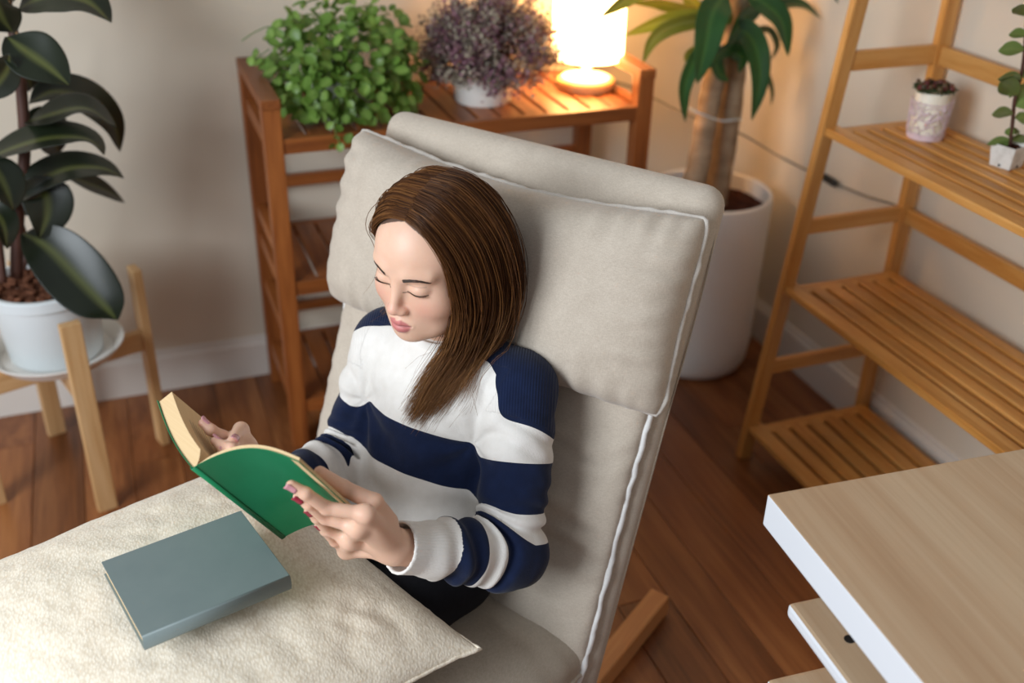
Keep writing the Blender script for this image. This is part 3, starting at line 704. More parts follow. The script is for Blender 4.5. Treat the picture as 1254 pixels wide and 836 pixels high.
# ------------------------------------------------------------------ upholstery materials
def linen(name, a, b):
    m = new_mat(name, a, .95, .15); v = coords(m, 'Object')
    w1 = noise(m, coords(m, 'Object', (900, 900, 120)), 1, 3, .7); w2 = noise(m, coords(m, 'Object', (160, 160, 1000)), 1, 3, .7); n = noise(m, v, 30, 3)
    f = math_n(m, 'MULTIPLY_ADD', w1, .5, math_n(m, 'MULTIPLY', w2, .5))
    lk(m, ramp(m, math_n(m, 'MULTIPLY_ADD', n, .15, math_n(m, 'MULTIPLY', f, .85)), [(.36, a), (.62, b)]), bsdf(m).inputs['Base Color'])
    bsdf(m).inputs['Sheen Weight'].default_value = .25; bsdf(m).inputs['Sheen Roughness'].default_value = .5
    add_bump(m, f, .25, .0008); return m
M_LINEN = linen('grey_beige_linen', rgb('#b2a595'), rgb('#ccc0b0'))
M_LINEN2 = linen('seat_linen', rgb('#a89b8a'), rgb('#c0b4a3'))
M_LINEN_DAYLIT = linen('headrest_piping_daylit', rgb('#bdb5aa'), rgb('#d3ccc3'))  # chair fabric lightened; daylight on the right edge put into the colour
M_PIPE = linen('pale_piping', rgb('#dddbd8'), rgb('#efeeeb'))

# ------------------------------------------------------------------ cushions
def cushion(name, O_, U, V, N, hu, hv, tf, tb, mat, parent, nu=70, nv=50, corner=.06, puff=.42, puck=.004, seed=0, warp=None, bigamp=.006, square=3.2, creases=(), sag=0.0):
    """closed cushion; O_ centre, U/V half axes directions, N front normal (chair frame). returns object and rim loop points"""
    O_, U, V, N = [np.array(x, float) for x in (O_, U, V, N)]
    us = np.linspace(-1, 1, nu); vs_ = np.linspace(-1, 1, nv)
    # cluster samples towards the rim
    us = np.sign(us)*(1-(1-np.abs(us))**1.5); vs_ = np.sign(vs_)*(1-(1-np.abs(vs_))**1.5)
    UU, VV = np.meshgrid(us, vs_, indexing='ij')
    def mid(u, v):
        # rounded outline, edges pulled in slightly between the corners
        cu = 1-corner*np.clip(np.abs(v), 0, 1)**8*.5-.02*(1-v*v); cv = 1-corner*np.clip(np.abs(u), 0, 1)**8*.5-.02*(1-u*u)
        return u*cu*hu, v*cv*hv
    a, b = mid(UU, VV); b = b-sag*(1-UU*UU)*np.clip(VV, 0, 1)**2
    prof = (np.clip(1-np.abs(UU)**square, 0, 1)*np.clip(1-np.abs(VV)**square, 0, 1))**puff
    base = O_ + a[..., None]*U + b[..., None]*V
    q = np.stack([a*1.0, b*1.0, np.zeros_like(a)+seed*3.1], -1)
    lump = bigamp*vnoise(q, 9, seed)+bigamp*.5*vnoise(q, 19, seed+1)
    eu = (1-np.abs(UU))*hu; ev = (1-np.abs(VV))*hv
    pk = puck*(np.sin(b*150+3*vnoise(q, 11, seed+2))*vnoise(q, 14, seed+5)*np.exp(-eu/.035)+np.sin(a*150+3*vnoise(q, 11, seed+3))*vnoise(q, 14, seed+6)*np.exp(-ev/.035))
    for v0, u0, u1, dep, slope in creases:
        dv = (VV-(v0+slope*(UU-u0)+.02*vnoise(q, 12, seed+8)))*hv; wu = np.clip((UU-u0)/.12, 0, 1)*np.clip((u1-UU)/.12, 0, 1)
        lump = lump-dep*wu*np.exp(-(dv/.006)**2)+dep*.6*wu*np.exp(-((dv-.016)/.011)**2)
    front = base + ((tf*prof + (lump+pk)*np.clip(prof*1.6, 0, 1))[..., None])*N
    back = base - ((tb*prof)[..., None])*N
    if warp is not None: front = warp(front); back = warp(back)
    Vt = list(front.reshape(-1, 3)); idx = np.arange(nu*nv).reshape(nu, nv); idb = idx.copy(); c = len(Vt)
    for i in range(1, nu-1):
        for j in range(1, nv-1): Vt.append(back[i, j]); idb[i, j] = c; c += 1
    Fq = []
    for i in range(nu-1):
        for j in range(nv-1):
            Fq.append((idx[i, j], idx[i+1, j], idx[i+1, j+1], idx[i, j+1])); Fq.append((idb[i, j], idb[i, j+1], idb[i+1, j+1], idb[i+1, j]))
    o = np_mesh(name, cw_arr(np.array(Vt)), Fq, mat, parent)
    bm = bmesh.new(); bm.from_mesh(o.data); bmesh.ops.recalc_face_normals(bm, faces=bm.faces); bm.to_mesh(o.data); bm.free()
    rim = np.concatenate([front[:, 0], front[-1, 1:], front[-2::-1, -1], front[0, -2:0:-1]])
    return o, rim
def piping(name, rim, r, mat, parent, seed=0, wob=.0025, n=260, flat=(1, 1)):
    rim = np.vstack([rim, rim[:1]]); d = np.r_[0, np.cumsum(np.linalg.norm(np.diff(rim, axis=0), axis=1))]; t = np.linspace(0, d[-1], n)
    P = np.stack([np.interp(t, d, rim[:, k]) for k in range(3)], -1)
    P += wob*np.stack([vnoise(P, 55, seed+k) for k in range(3)], -1)
    P[-1] = P[0]
    return tube(name, cw_arr(P), r*(1+.25*vnoise(P, 120, seed+9)), mat, parent, 7)

CA, CHW = -.927, .333           # chair centre across, half width
UPB = np.array([0, .356, .934]); FRB = np.array([0, -.934, .356]); AX = np.array([1.0, 0, 0])
BACK0 = np.array([CA, 1.114, 0.0])           # where the rear face of the back meets the floor plane
def backpt(a, s, n): return BACK0 + AX*(a-CA) + UPB*s + FRB*n
chair = empty('armchair', cw((CA, 1.0, 0))); tag(chair, 'grey-beige linen lounge chair with a tall padded back and wooden runners', 'armchair')
# padded rear shell
def rounded_slab(name, O_, U, V, N, hu, hv, ht, r, mat, parent, seg=6, dimple=None):
    bm = bmesh.new(); bmesh.ops.create_cube(bm, size=2.0); bmesh.ops.scale(bm, vec=(hu, hv, ht), verts=bm.verts)
    bmesh.ops.bevel(bm, geom=list(bm.edges), offset=r, segments=seg, affect='EDGES', profile=.5)
    bmesh.ops.subdivide_edges(bm, edges=[e for e in bm.edges if e.calc_length() > .1], cuts=12, use_grid_fill=True)
    for v in bm.verts:
        x, y, z = v.co; p = np.array(O_)+np.array(U)*x+np.array(V)*y+np.array(N)*z
        p = p + np.array(N)*.004*float(vnoise(p[None], 8, 3)[0])
        v.co = cw(p)
    bmesh.ops.recalc_face_normals(bm, faces=bm.faces)
    return bm_obj(name, bm, mat, parent, True)
shell = rounded_slab('back_shell', backpt(CA, .621, .034), AX, UPB, FRB, CHW+.004, .452, .036, .034, M_LINEN, chair)
for sgn in (-1, 1):   # stitched seam along the shell's top and side
    tube('seam', cw_arr(catmull([backpt(CA+sgn*(CHW+.003), .20, .034), backpt(CA+sgn*(CHW+.004), .6, .034), backpt(CA+sgn*(CHW+.003), 1.0, .034), backpt(CA+sgn*(CHW-.05), 1.070, .034)], 40)), .0016, M_LINEN2, shell, 5)
bc, rim = cushion('back_cushion', backpt(CA, .56, .075), AX, UPB, FRB, CHW-.004, .385, .050, .02, M_LINEN, chair, 80, 90, seed=2, puck=.013, bigamp=.008, puff=.36, creases=((-.12, .15, .98, .007, -.06), (-.30, .05, .95, .008, .04), (-.55, -.2, .9, .005, .02), (.17, .3, 1.0, .006, -.1)))
piping('piping', rim, .0062, M_PIPE, bc, 4, .004)
HO = backpt(CA+.008, .868, .108)
hc, rim = cushion('headrest_cushion', HO, AX, UPB*.995+FRB*.05, FRB, .348, .162, .108, .035, M_LINEN, chair, 110, 70, seed=5, puck=.012, bigamp=.007, puff=.34, sag=.028)
piping('piping', rim, .0046, M_LINEN_DAYLIT, hc, 11)
sc, rim = cushion('seat_cushion', (CA, .83, .275), AX, (0, 1, -.08), (0, .08, 1), CHW-.004, .345, .085, .10, M_LINEN2, chair, 80, 70, seed=8, puff=.32, square=5, puck=.004)
piping('piping', rim, .005, M_LINEN, sc, 14)
# wooden frame: two floor runners, two uprights, seat rails
for sgn in (-1, 1):
    a = CA+sgn*.255
    bar('runner', cw((a, 1.585, .027)), cw((a, .55, .027)), .044, .052, M_BEECH[0], chair, side=tuple(cw((1, 0, 0))), bev=.005)
    bar('upright', cw((a, .62, .04)), cw((a, .60, .20)), .044, .05, M_BEECH[0], chair, side=tuple(cw((1, 0, 0))), bev=.005)
    bar('rear_upright', cw((a, 1.12, .04)), cw((a, 1.16, .20)), .044, .05, M_BEECH[0], chair, side=tuple(cw((1, 0, 0))), bev=.005)
    bar('seat_rail', cw((a, .52, .185)), cw((a, 1.17, .170)), .044, .05, M_BEECH[0], chair, side=tuple(cw((1, 0, 0))), bev=.005)
for b_ in (.60, 1.14): bar('cross_rail', cw((CA-.255, b_, .185)), cw((CA+.255, b_, .185)), .04, .03, M_BEECH[0], chair, side=tuple(cw((0, 1, 0))), bev=.004)

# ------------------------------------------------------------------ knitted lap pillow
def knit_mat():
    m = new_mat('cream_boucle', rgb('#d9cfbf'), .95, .1); v = coords(m, 'Object')
    vo = nd(m, 'ShaderNodeTexVoronoi', feature='SMOOTH_F1'); vo.inputs['Scale'].default_value = 300; vo.inputs['Randomness'].default_value = .8
    mp = coords(m, 'Object', (1.0, .55, 1.0), (0, 0, .6)); lk(m, mp, vo.inputs['Vector'])
    n = noise(m, v, 260, 2); h = math_n(m, 'MULTIPLY_ADD', n, .35, math_n(m, 'SUBTRACT', 1.0, vo.outputs['Distance']))
    lk(m, ramp(m, h, [(.45, rgb('#d9cab2')), (.95, rgb('#ede2cf'))]), bsdf(m).inputs['Base Color'])
    bsdf(m).inputs['Sheen Weight'].default_value = .2
    add_bump(m, h, .55, .0012); return m
M_KNIT = knit_mat()
PR1, PR2, PF1, PF2 = [np.array(p) for p in ((-.664, .905, .455), (-1.215, .985, .512), (-.78, .43, .485), (-1.36, .42, .505))]
lap = empty('lap_pillow', cw((-.95, .66, .45))); tag(lap, 'cream knitted pillow lying on the woman\'s lap', 'pillow')
def bil(P):
    u = (P[..., 0:1]+1)/2; v = (P[..., 1:2]+1)/2
    base = (PF2*(1-u)+PF1*u)*(1-v)+(PR2*(1-u)+PR1*u)*v
    out = base.copy(); out[..., 2:3] += P[..., 2:3]; return out
pc, rim = cushion('pillow_cover', (0, 0, 0), (1, 0, 0), (0, 1, 0), (0, 0, 1), 1.0, 1.0, .073, .035, M_KNIT, lap, 90, 90, corner=-.05, puff=.55, puck=.0, seed=21, warp=bil, bigamp=.0028, square=2.6)
piping('seam_edge', rim, .003, M_KNIT, lap, 31, .001)

# ------------------------------------------------------------------ books
def cover_mat(name, c, c2, rough=.5):
    m = new_mat(name, c, rough); n = noise(m, coords(m), 18, 4, .6); lk(m, mixc(m, n, c, c2), bsdf(m).inputs['Base Color']); add_bump(m, noise(m, coords(m), 900, 2), .12, .0004); return m
M_GREYC = cover_mat('grey_green_cover', rgb('#6d7a7a'), rgb('#7a8684'), .55)
M_GREENC = cover_mat('green_cover', rgb('#0b6e43'), rgb('#138253'), .32)
def page_mat(name, c1, c2):
    m = new_mat(name, c1, .85, .1); at = nd(m, 'ShaderNodeTexCoord')
    n = noise(m, coords(m, 'Object', (4, 4, 900)), 1, 2); lk(m, mixc(m, n, c1, c2), bsdf(m).inputs['Base Color']); return m
M_PAGE = page_mat('cream_paper', rgb('#d2b184'), rgb('#e2c79c'))
# closed notebook: four top corners measured on the pillow
gz = .612
gq = [c_plane(px, py, (0, 0, gz), (0, 0, 1)) for px, py in ((113, 690), (290, 628), (360, 700), (185, 776))]
gc = sum(gq)/4; gu = (gq[1]-gq[0])+(gq[2]-gq[3]); gL = np.linalg.norm(gu)/2; gu /= np.linalg.norm(gu)
gv = (gq[2]-gq[1])+(gq[3]-gq[0]); gv -= gu*(gv @ gu); gW = np.linalg.norm(gv)/2; gv /= np.linalg.norm(gv); gn = np.array([0, 0, 1.0])
def obox(name, c, U, V, N, hu, hv, hn, mat, parent, bev=.0006):
    bm = bmesh.new(); bmesh.ops.create_cube(bm, size=2.0); bmesh.ops.scale(bm, vec=(hu, hv, hn), verts=bm.verts)
    if bev: bmesh.ops.bevel(bm, geom=list(bm.edges), offset=bev, segments=2, affect='EDGES')
    for v in bm.verts: v.co = cw(np.array(c)+np.array(U)*v.co.x+np.array(V)*v.co.y+np.array(N)*v.co.z)
    bmesh.ops.recalc_face_normals(bm, faces=bm.faces); return bm_obj(name, bm, mat, parent)
GT = .024
gb = empty('notebook', cw((gc[0], gc[1], gz-GT))); tag(gb, 'closed book with a plain grey-green cover lying on the lap pillow', 'book')
obox('front_cover', gc-gn*.0012, gu, gv, gn, gL/2, gW/2, .0012, M_GREYC, gb)
obox('back_cover', gc-gn*(GT-.0012), gu, gv, gn, gL/2, gW/2, .0012, M_GREYC, gb)
obox('page_block', gc-gn*GT/2-gv*.002, gu, gv, gn, gL/2-.003, gW/2-.003, GT/2-.0022, M_PAGE, gb, 0)
sp = []
for uu in (-gL/2, gL/2):
    for t in np.linspace(-1, 1, 9): sp.append(cw(gc-gn*GT/2+gu*uu+gv*(gW/2-.001+.0028*(1-t*t))+gn*(GT/2-.0003)*t))
mesh_obj('spine', sp, [(i, i+1, i+10, i+9) for i in range(8)], M_GREYC, gb, True).modifiers.new('t', 'SOLIDIFY').thickness = .0016
# open paperback, spine towards the camera, held upright on the lap
S1, S0, L0, R0 = [np.array(p) for p in ((-.931, .800, .600), (-.952, .682, .785), (-1.089, .740, .807), (-.803, .729, .831))]
BH = np.linalg.norm(S0-S1); E1 = (S0-S1)/BH
def perp(v): v = v-E1*(v @ E1); return v
cR = perp(R0-S0); wR = np.linalg.norm(cR); cR /= wR; cL = perp(L0-S0); wL = np.linalg.norm(cL); cL /= wL
nR = np.cross(E1, cR); nR = nR if nR @ (np.array([-.9, 1.1, .95])-S1) > 0 else -nR      # towards the reader
nL = np.cross(E1, cL); nL = nL if nL @ (np.array([-.9, 1.1, .95])-S1) > 0 else -nL
book = empty('open_book', cw(S1)); tag(book, 'open paperback with a green cover held in the woman\'s hands', 'book')
NS = 22
def half_profile(c, n, w, bow):
    # distance along / offset to the reader side: cover bows outwards a little near the spine
    s = np.linspace(0, 1, NS); return [c*w*x + n*(bow*math.sin(math.pi*x**.9)) for x in s]
profR = half_profile(cR, nR, wR, .024); profL = half_profile(cL, nL, wL, -.006)
def strip(name, prof, thick, n, mat, inset=0.0, t0=.0):
    vs = []; k = len(prof)
    tk = lambda i: thick*(1 if thick < .002 else min(1, .12+(i/(k-1)/.14)**.7*.88))
    for h in (inset, BH-inset):
        for p in prof: vs.append(cw(S1+E1*h+p+n*t0))
        for i, p in enumerate(prof): vs.append(cw(S1+E1*h+p+n*(t0+tk(i))))
    fs = []; m2 = 2*k
    for i in range(k-1):
        fs += [(i, i+1, m2+i+1, m2+i), (k+i, m2+k+i, m2+k+i+1, k+i+1), (i, k+i, k+i+1, i+1), (m2+i, m2+i+1, m2+k+i+1, m2+k+i)]
    fs += [(0, m2, m2+k, k), (k-1, 2*k-1, m2+2*k-1, m2+k-1)]
    o = mesh_obj(name, vs, fs, mat, book, True)
    bm = bmesh.new(); bm.from_mesh(o.data); bmesh.ops.recalc_face_normals(bm, faces=bm.faces)
    for e in bm.edges: e.smooth = not (len(e.link_faces) == 2 and e.calc_face_angle(0) > .6)
    bm.to_mesh(o.data); bm.free(); return o
sv_ = []
for h in (0, BH):
    for k_ in range(7):
        t_ = k_/6; p_ = (profR[1]*.55*(1-t_)+profL[1]*.55*t_) - (nR+nL)*.5*.004*math.sin(math.pi*t_); sv_.append(cw(S1+E1*h+p_))
mesh_obj('spine', sv_, [(i, i+1, i+8, i+7) for i in range(6)], M_GREENC, book, True).modifiers.new('t', 'SOLIDIFY').thickness = .0009
strip('front_cover', profR, .0009, nR, M_GREENC); strip('back_cover', profL, .0009, nL, M_GREENC)
pR = strip('page_block', [p*(.985) for p in profR], .0065, nR, M_PAGE, .0025, .001); pL = strip('page_block', [p*(.985) for p in profL], .022, nL, M_PAGE, .0025, .001)
M_INK = new_mat('printed_text', rgb('#8a7d68'), .9, .1); lk(M_INK, mixc(M_INK, noise(M_INK, coords(M_INK), 300), rgb('#7d715e'), rgb('#b3a58a')), bsdf(M_INK).inputs['Base Color'])
tv, tf_ = [], []
rt = np.random.default_rng(2)
for prof, n, th, w in ((profR, nR, .0077, wR), (profL, nL, .0232, wL)):
    for r_ in range(26):
        h = .02+r_*.0069; x1 = .90 if rt.uniform() > .15 else rt.uniform(.4, .8)
        i0, i1 = 4, int(x1*(NS-1))
        for i in range(i0, i1):
            b = len(tv); tv += [cw(S1+E1*(h)+prof[i]+n*th), cw(S1+E1*h+prof[i+1]+n*th), cw(S1+E1*(h+.0016)+prof[i+1]+n*th), cw(S1+E1*(h+.0016)+prof[i]+n*th)]; tf_.append((b, b+1, b+2, b+3))
o = mesh_obj('text_lines', tv, tf_, M_INK, book); o['kind'] = 'stuff'

# ================================================================== woman: distance-field body, sweater, trousers; strand hair
def unit(v): v = np.array(v, float); return v/np.linalg.norm(v)
class RC:      # tapered capsule
    def __init__(s, a, b, ra, rb, k=.01, sub=False, fl=None):
        s.a = np.array(a, float); s.b = np.array(b, float); s.ra = ra; s.rb = rb; s.k = k; s.sub = sub
        s.c = (s.a+s.b)/2; s.R = np.linalg.norm(s.b-s.a)/2+max(ra, rb)
    def d(s, P):
        ab = s.b-s.a; t = np.clip(((P-s.a) @ ab)/(ab @ ab+1e-12), 0, 1)
        return np.linalg.norm(P-s.a-t[:, None]*ab, axis=1)-(s.ra+(s.rb-s.ra)*t)
class EL:      # ellipsoid with orientation rows
    def __init__(s, c, r, k=.01, sub=False, R=None):
        s.c = np.array(c, float); s.r = np.array(r, float); s.k = k; s.sub = sub; s.Rm = None if R is None else np.array(R); s.R = max(r)
    def d(s, P):
        q = P-s.c
        if s.Rm is not None: q = q @ s.Rm            # columns of Rm are local axes
        k0 = np.linalg.norm(q/s.r, axis=1); k1 = np.linalg.norm(q/(s.r*s.r), axis=1)
        return k0*(k0-1)/(k1+1e-9)
class FN:
    def __init__(s, f, c, R, k=.01, sub=False): s.f = f; s.c = np.array(c, float); s.R = R; s.k = k; s.sub = sub
    def d(s, P): return s.f(P)
def field(prims, P, disp=None, cull=None):
    d = np.full(len(P), .2)
    for p in prims:
        if cull is not None and np.linalg.norm(p.c-cull[0])-p.R > cull[1]+.05: continue
        e = p.d(P); k = p.k
        if p.sub:
            e = -e; h = np.clip(.5+.5*(e-d)/k, 0, 1); d = d+(e-d)*h+k*h*(1-h)
        else:
            h = np.clip(.5+.5*(d-e)/k, 0, 1); d = d+(e-d)*h-k*h*(1-h)
    if disp is not None: d = d+disp(P)
    return d
def surf(prims, lo, hi, h, disp=None, clip=None):
    """surface nets over a block-culled dense grid"""
    lo = np.array(lo, float); hi = np.array(hi, float); BS = 12
    n = (np.ceil((hi-lo)/h/BS).astype(int))*BS
    D = np.full(tuple(n+1), .1, np.float32); nb = n//BS
    ax = np.arange(BS+1)*h; G = np.stack(np.meshgrid(ax, ax, ax, indexing='ij'), -1).reshape(-1, 3)
    I = np.stack(np.meshgrid(*[np.arange(x) for x in nb], indexing='ij'), -1).reshape(-1, 3)
    C = lo+(I+.5)*BS*h; rad = BS*h*.87
    dc = np.concatenate([field(prims, C[i:i+20000]) for i in range(0, len(C), 20000)])
    for b, c, dd in zip(I, C, dc):
        if abs(dd) > rad*1.2+.010:
            if dd < 0: D[b[0]*BS:(b[0]+1)*BS+1, b[1]*BS:(b[1]+1)*BS+1, b[2]*BS:(b[2]+1)*BS+1] = -.1
    for b, c, dd in zip(I, C, dc):
        if abs(dd) <= rad*1.2+.010:
            v = field(prims, G+lo+b*BS*h, disp, (c, rad))
            D[b[0]*BS:(b[0]+1)*BS+1, b[1]*BS:(b[1]+1)*BS+1, b[2]*BS:(b[2]+1)*BS+1] = v.reshape(BS+1, BS+1, BS+1)
    if clip is not None: D = np.maximum(D, 0) if False else D
    S = D < 0; nx, ny, nz = [x for x in n]
    cs = np.zeros((nx, ny, nz), np.int8)
    for dx in (0, 1):
        for dy in (0, 1):
            for dz_ in (0, 1): cs += S[dx:nx+dx, dy:ny+dy, dz_:nz+dz_]
    act = (cs > 0) & (cs < 8); ids = np.full((nx, ny, nz), -1, np.int64); A = np.argwhere(act); ids[act] = np.arange(len(A))
    acc = np.zeros((len(A), 3)); cnt = np.zeros(len(A))
    cor = [(0, 0, 0), (1, 0, 0), (0, 1, 0), (1, 1, 0), (0, 0, 1), (1, 0, 1), (0, 1, 1), (1, 1, 1)]
    val = np.stack([D[A[:, 0]+c[0], A[:, 1]+c[1], A[:, 2]+c[2]] for c in cor], -1)
    for i, j in ((0, 1), (2, 3), (4, 5), (6, 7), (0, 2), (1, 3), (4, 6), (5, 7), (0, 4), (1, 5), (2, 6), (3, 7)):
        a, b = val[:, i], val[:, j]; m = (a < 0) != (b < 0); t = np.where(m, a/(a-b+1e-20), 0)
        p = np.array(cor[i])+(np.array(cor[j])-np.array(cor[i]))*t[:, None]
        acc[m] += p[m]; cnt[m] += 1
    V = lo+(A+acc/cnt[:, None])*h; Q = []
    for axis in range(3):
        s0 = [slice(None)]*3; s1 = [slice(None)]*3; s0[axis] = slice(0, -1); s1[axis] = slice(1, None)
        a = S[tuple(s0)]; b = S[tuple(s1)]
        for flip, m in ((False, a & ~b), (True, ~a & b)):
            E = np.argwhere(m); o1, o2 = [x for x in range(3) if x != axis]
            lim = n
            ok = (E[:, o1] > 0) & (E[:, o2] > 0) & (E[:, o1] < lim[o1]) & (E[:, o2] < lim[o2]); E = E[ok]
            if not len(E): continue
            def cid(d1, d2): X = E.copy(); X[:, o1] -= d1; X[:, o2] -= d2; return ids[X[:, 0], X[:, 1], X[:, 2]]
            q = np.stack([cid(1, 1), cid(0, 1), cid(0, 0), cid(1, 0)], -1)
            if flip != (axis == 1): q = q[:, ::-1]
            Q.append(q)
    Q = np.concatenate(Q); Q = Q[(Q >= 0).all(1)]
    return V, Q

# ---- skeleton, chair frame
HEAD_O = np.array([-.8976, 1.118, .940])
def euler_rows(bow, turn, tilt):
    cb, sb = math.cos(bow), math.sin(bow); ct, st = math.cos(turn), math.sin(turn); cl_, sl = math.cos(tilt), math.sin(tilt)
    Rx = np.array([[1, 0, 0], [0, cb, -sb], [0, sb, cb]]); Rz = np.array([[ct, -st, 0], [st, ct, 0], [0, 0, 1]]); Ry = np.array([[cl_, 0, sl], [0, 1, 0], [-sl, 0, cl_]])
    return Rz @ Rx @ Ry
HR = euler_rows(.14, .02, .07)
def hp(p): return HEAD_O + HR @ np.array(p, float)
def to_head(P): return (P-HEAD_O) @ HR
NECK = np.array([-.905, 1.165, .775])
SHL, ELL, WRL = np.array([-.766, 1.165, .730]), np.array([-.706, 1.050, .510]), np.array([-.776, .872, .612])
SHR, ELR, WRR = np.array([-1.038, 1.165, .722]), np.array([-1.060, 1.080, .522]), c_a(338, 600, -1.035)
HIPL, HIPR = np.array([-.845, 1.06, .405]), np.array([-.995, 1.06, .405])
KNL, KNR = np.array([-.83, .62, .405]), np.array([-1.03, .62, .405])
ANL, ANR = np.array([-.84, .46, .075]), np.array([-1.03, .46, .075])

def head_prims():
    E = []
    def el(c, r, k=.012, sub=False): E.append(EL(hp(c), r, k, sub, HR))
    def rc(a, b, ra, rb, k=.01, sub=False): E.append(RC(hp(a), hp(b), ra, rb, k, sub))
    el((0, .014, .040), (.073, .092, .083), .02)
    el((0, -.030, -.030), (.056, .058, .076), .03)
    el((0, -.040, .036), (.060, .050, .050), .03)
    for s in (-1, 1):
        el((s*.043, -.012, -.060), (.022, .030, .026), .03)
        el((s*.041, -.054, -.031), (.023, .023, .027), .024)
    el((0, -.069, -.095), (.023, .017, .015), .024)
    for s in (-1, 1): el((s*.029, -.044, -.080), (.021, .024, .020), .026)
    el((0, -.070, -.066), (.026, .020, .026), .02)
    for s in (-1, 1): el((s*.031, -.0995, .001), (.018, .0125, .0100), .016, True)
    rc((0, -.0850, .010), (0, -.1000, -.033), .0060, .0074, .014)
    el((0, -.1005, -.0365), (.0090, .0082, .0070), .008)
    for s in (-1, 1): el((s*.0108, -.0935, -.0395), (.0066, .0080, .0058), .007)
    for s in (-1, 1): el((s*.0052, -.0985, -.0450), (.0028, .0042, .0020), .003, True)
    for s in (-1, 1): el((s*.031, -.0745, -.001), (.0150, .0140, .0120), .006)
    for s in (-1, 1): rc((s*.018, -.0850, .0215), (s*.046, -.0720, .0225), .005, .004, .016)
    for s in (-1, 1): rc((s*.004, -.0918, -.0620), (s*.0185, -.0835, -.0655), .0046, .0022, .007)
    rc((-.007, -.0895, -.0732), (.007, -.0895, -.0732), .0052, .0052, .007)
    for s in (-1, 1): rc((0, -.0895, -.0742), (s*.017, -.0830, -.0690), .0046, .0020, .007)
    for s in (-1, 1): rc((0, -.0975, -.0677), (s*.0200, -.0875, -.0675), .0012, .0009, .003, True)
    for s in (-1, 1):
        el((s*.0745, .018, -.010), (.008, .017, .029), .008)
        el((s*.0800, .014, -.006), (.006, .009, .016), .006, True)
    return E
HEADP = head_prims()
NECKP = [RC(hp((0, .020, -.050)), NECK+np.array([0, .01, .0]), .047, .054, .022), RC(NECK+np.array([0, .01, 0]), NECK+np.array([0, .01, -.06]), .056, .08, .03)]
def hand_prims(wr, mcps, chains, thumb, cmc, forearm_from, k=.007):
    E = [RC(forearm_from, wr, .036, .0255, .02)]
    for m in mcps: E.append(RC(np.array(wr)*.86+np.array(m)*.14, m, .0165, .0098, .018))
    for m1, m2 in zip(mcps[:-1], mcps[1:]): E.append(RC(m1, m2, .0095, .0095, .014))
    for ch, r in chains:
        rr = np.array([1.02, .98, .88, .76])*r
        for (a, b, ra, rb) in zip(ch[:-1], ch[1:], rr[:-1], rr[1:]): E.append(RC(a, b, ra, rb, .009 if a is ch[0] else .004))
    E.append(RC(cmc, thumb[0], .0165, .0125, .014))
    for a, b, ra, rb in zip(thumb[:-1], thumb[1:], (.0122, .0108), (.0105, .0082)): E.append(RC(a, b, ra, rb, .005))
    return E
def on_cover(px, py, off): return c_plane(px, py, S1-nR*off, nR)       # off > 0: outer (camera) side
MCL = [on_cover(448, 629, .012), on_cover(437, 646, .017), on_cover(428, 661, .014), on_cover(424, 674, .006)]
CHL = [([MCL[0], on_cover(400, 622, .016), on_cover(374, 604, .013), on_cover(357, 594, .009)], .0093),
       ([MCL[1], on_cover(398, 634, .014), on_cover(378, 617, .011), on_cover(365, 608, .008)], .0088),
       ([MCL[2], on_cover(402, 649, .012), on_cover(388, 634, .010), on_cover(378, 624, .008)], .0082),
       ([MCL[3], on_cover(410, 663, .010), on_cover(398, 650, .009), on_cover(390, 642, .007)], .0072)]
THL = [on_cover(458, 615, -.018), on_cover(420, 597, -.026), on_cover(392, 578, -.024)]
CML = WRL*.72+MCL[0]*.28+np.array([-.012, .010, .016])
HANDL = hand_prims(WRL, MCL, CHL, THL, CML, ELL+(WRL-ELL)*.4)
def on_page(px, py, off):
    a = c_plane(px, py, S1+nL*(.0235+off), nL); b = c_plane(px, py, S1+nR*(.031+.011), nR)     # whichever lies deeper: left page or behind the right half
    return a if np.linalg.norm(a-CAM_C) > np.linalg.norm(b-CAM_C) else b
MCR = [on_page(287, 540, .020), on_page(296, 548, .024), on_page(303, 558, .024), on_page(308, 568, .020)]
CHR = [([MCR[0], on_page(272, 534, .014), on_page(258, 526, .010), on_page(249, 518, .008)], .0088),
       ([MCR[1], on_page(284, 550, .022), on_page(272, 546, .012), on_page(264, 540, .008)], .0088),
       ([MCR[2], on_page(290, 562, .022), on_page(280, 560, .012), on_page(272, 554, .008)], .0082),
       ([MCR[3], on_page(296, 574, .020), on_page(286, 573, .012), on_page(279, 569, .008)], .0072)]
THR = [on_page(302, 546, .030), on_page(295, 526, .036), on_page(285, 541, .026)]
CMR = WRR*.62+MCR[0]*.38+np.array([.010, .004, -.004])
HANDR = hand_prims(WRR, MCR, CHR, THR, CMR, ELR+(WRR-ELR)*.4)
TORSOP = [EL((-.912, 1.155, .655), (.135, .092, .150), .03), EL((-.915, 1.120, .520), (.125, .095, .130), .04), EL((-.92, 1.075, .425), (.150, .110, .085), .04),
          RC(SHL, SHR, .048, .048, .04), RC(SHL, ELL, .046, .038, .03), RC(ELL, ELL+(WRL-ELL)*.5, .037, .032, .02), RC(SHR, ELR, .046, .038, .03), RC(ELR, ELR+(WRR-ELR)*.5, .037, .032, .02),
          RC(HIPL, KNL, .076, .052, .03), RC(HIPR, KNR, .076, .052, .03), RC(KNL, ANL, .050, .034, .03), RC(KNR, ANR, .050, .034, .03),
          RC(ANL+np.array([0, .02, -.035]), ANL+np.array([0, -.14, -.050]), .034, .024, .03), RC(ANR+np.array([0, .02, -.035]), ANR+np.array([0, -.14, -.050]), .034, .024, .03)]
BODYP = TORSOP+NECKP+HANDL+HANDR+HEADP
def bounds(pts, m): P = np.array(pts); return P.min(0)-m, P.max(0)+m
parts = []
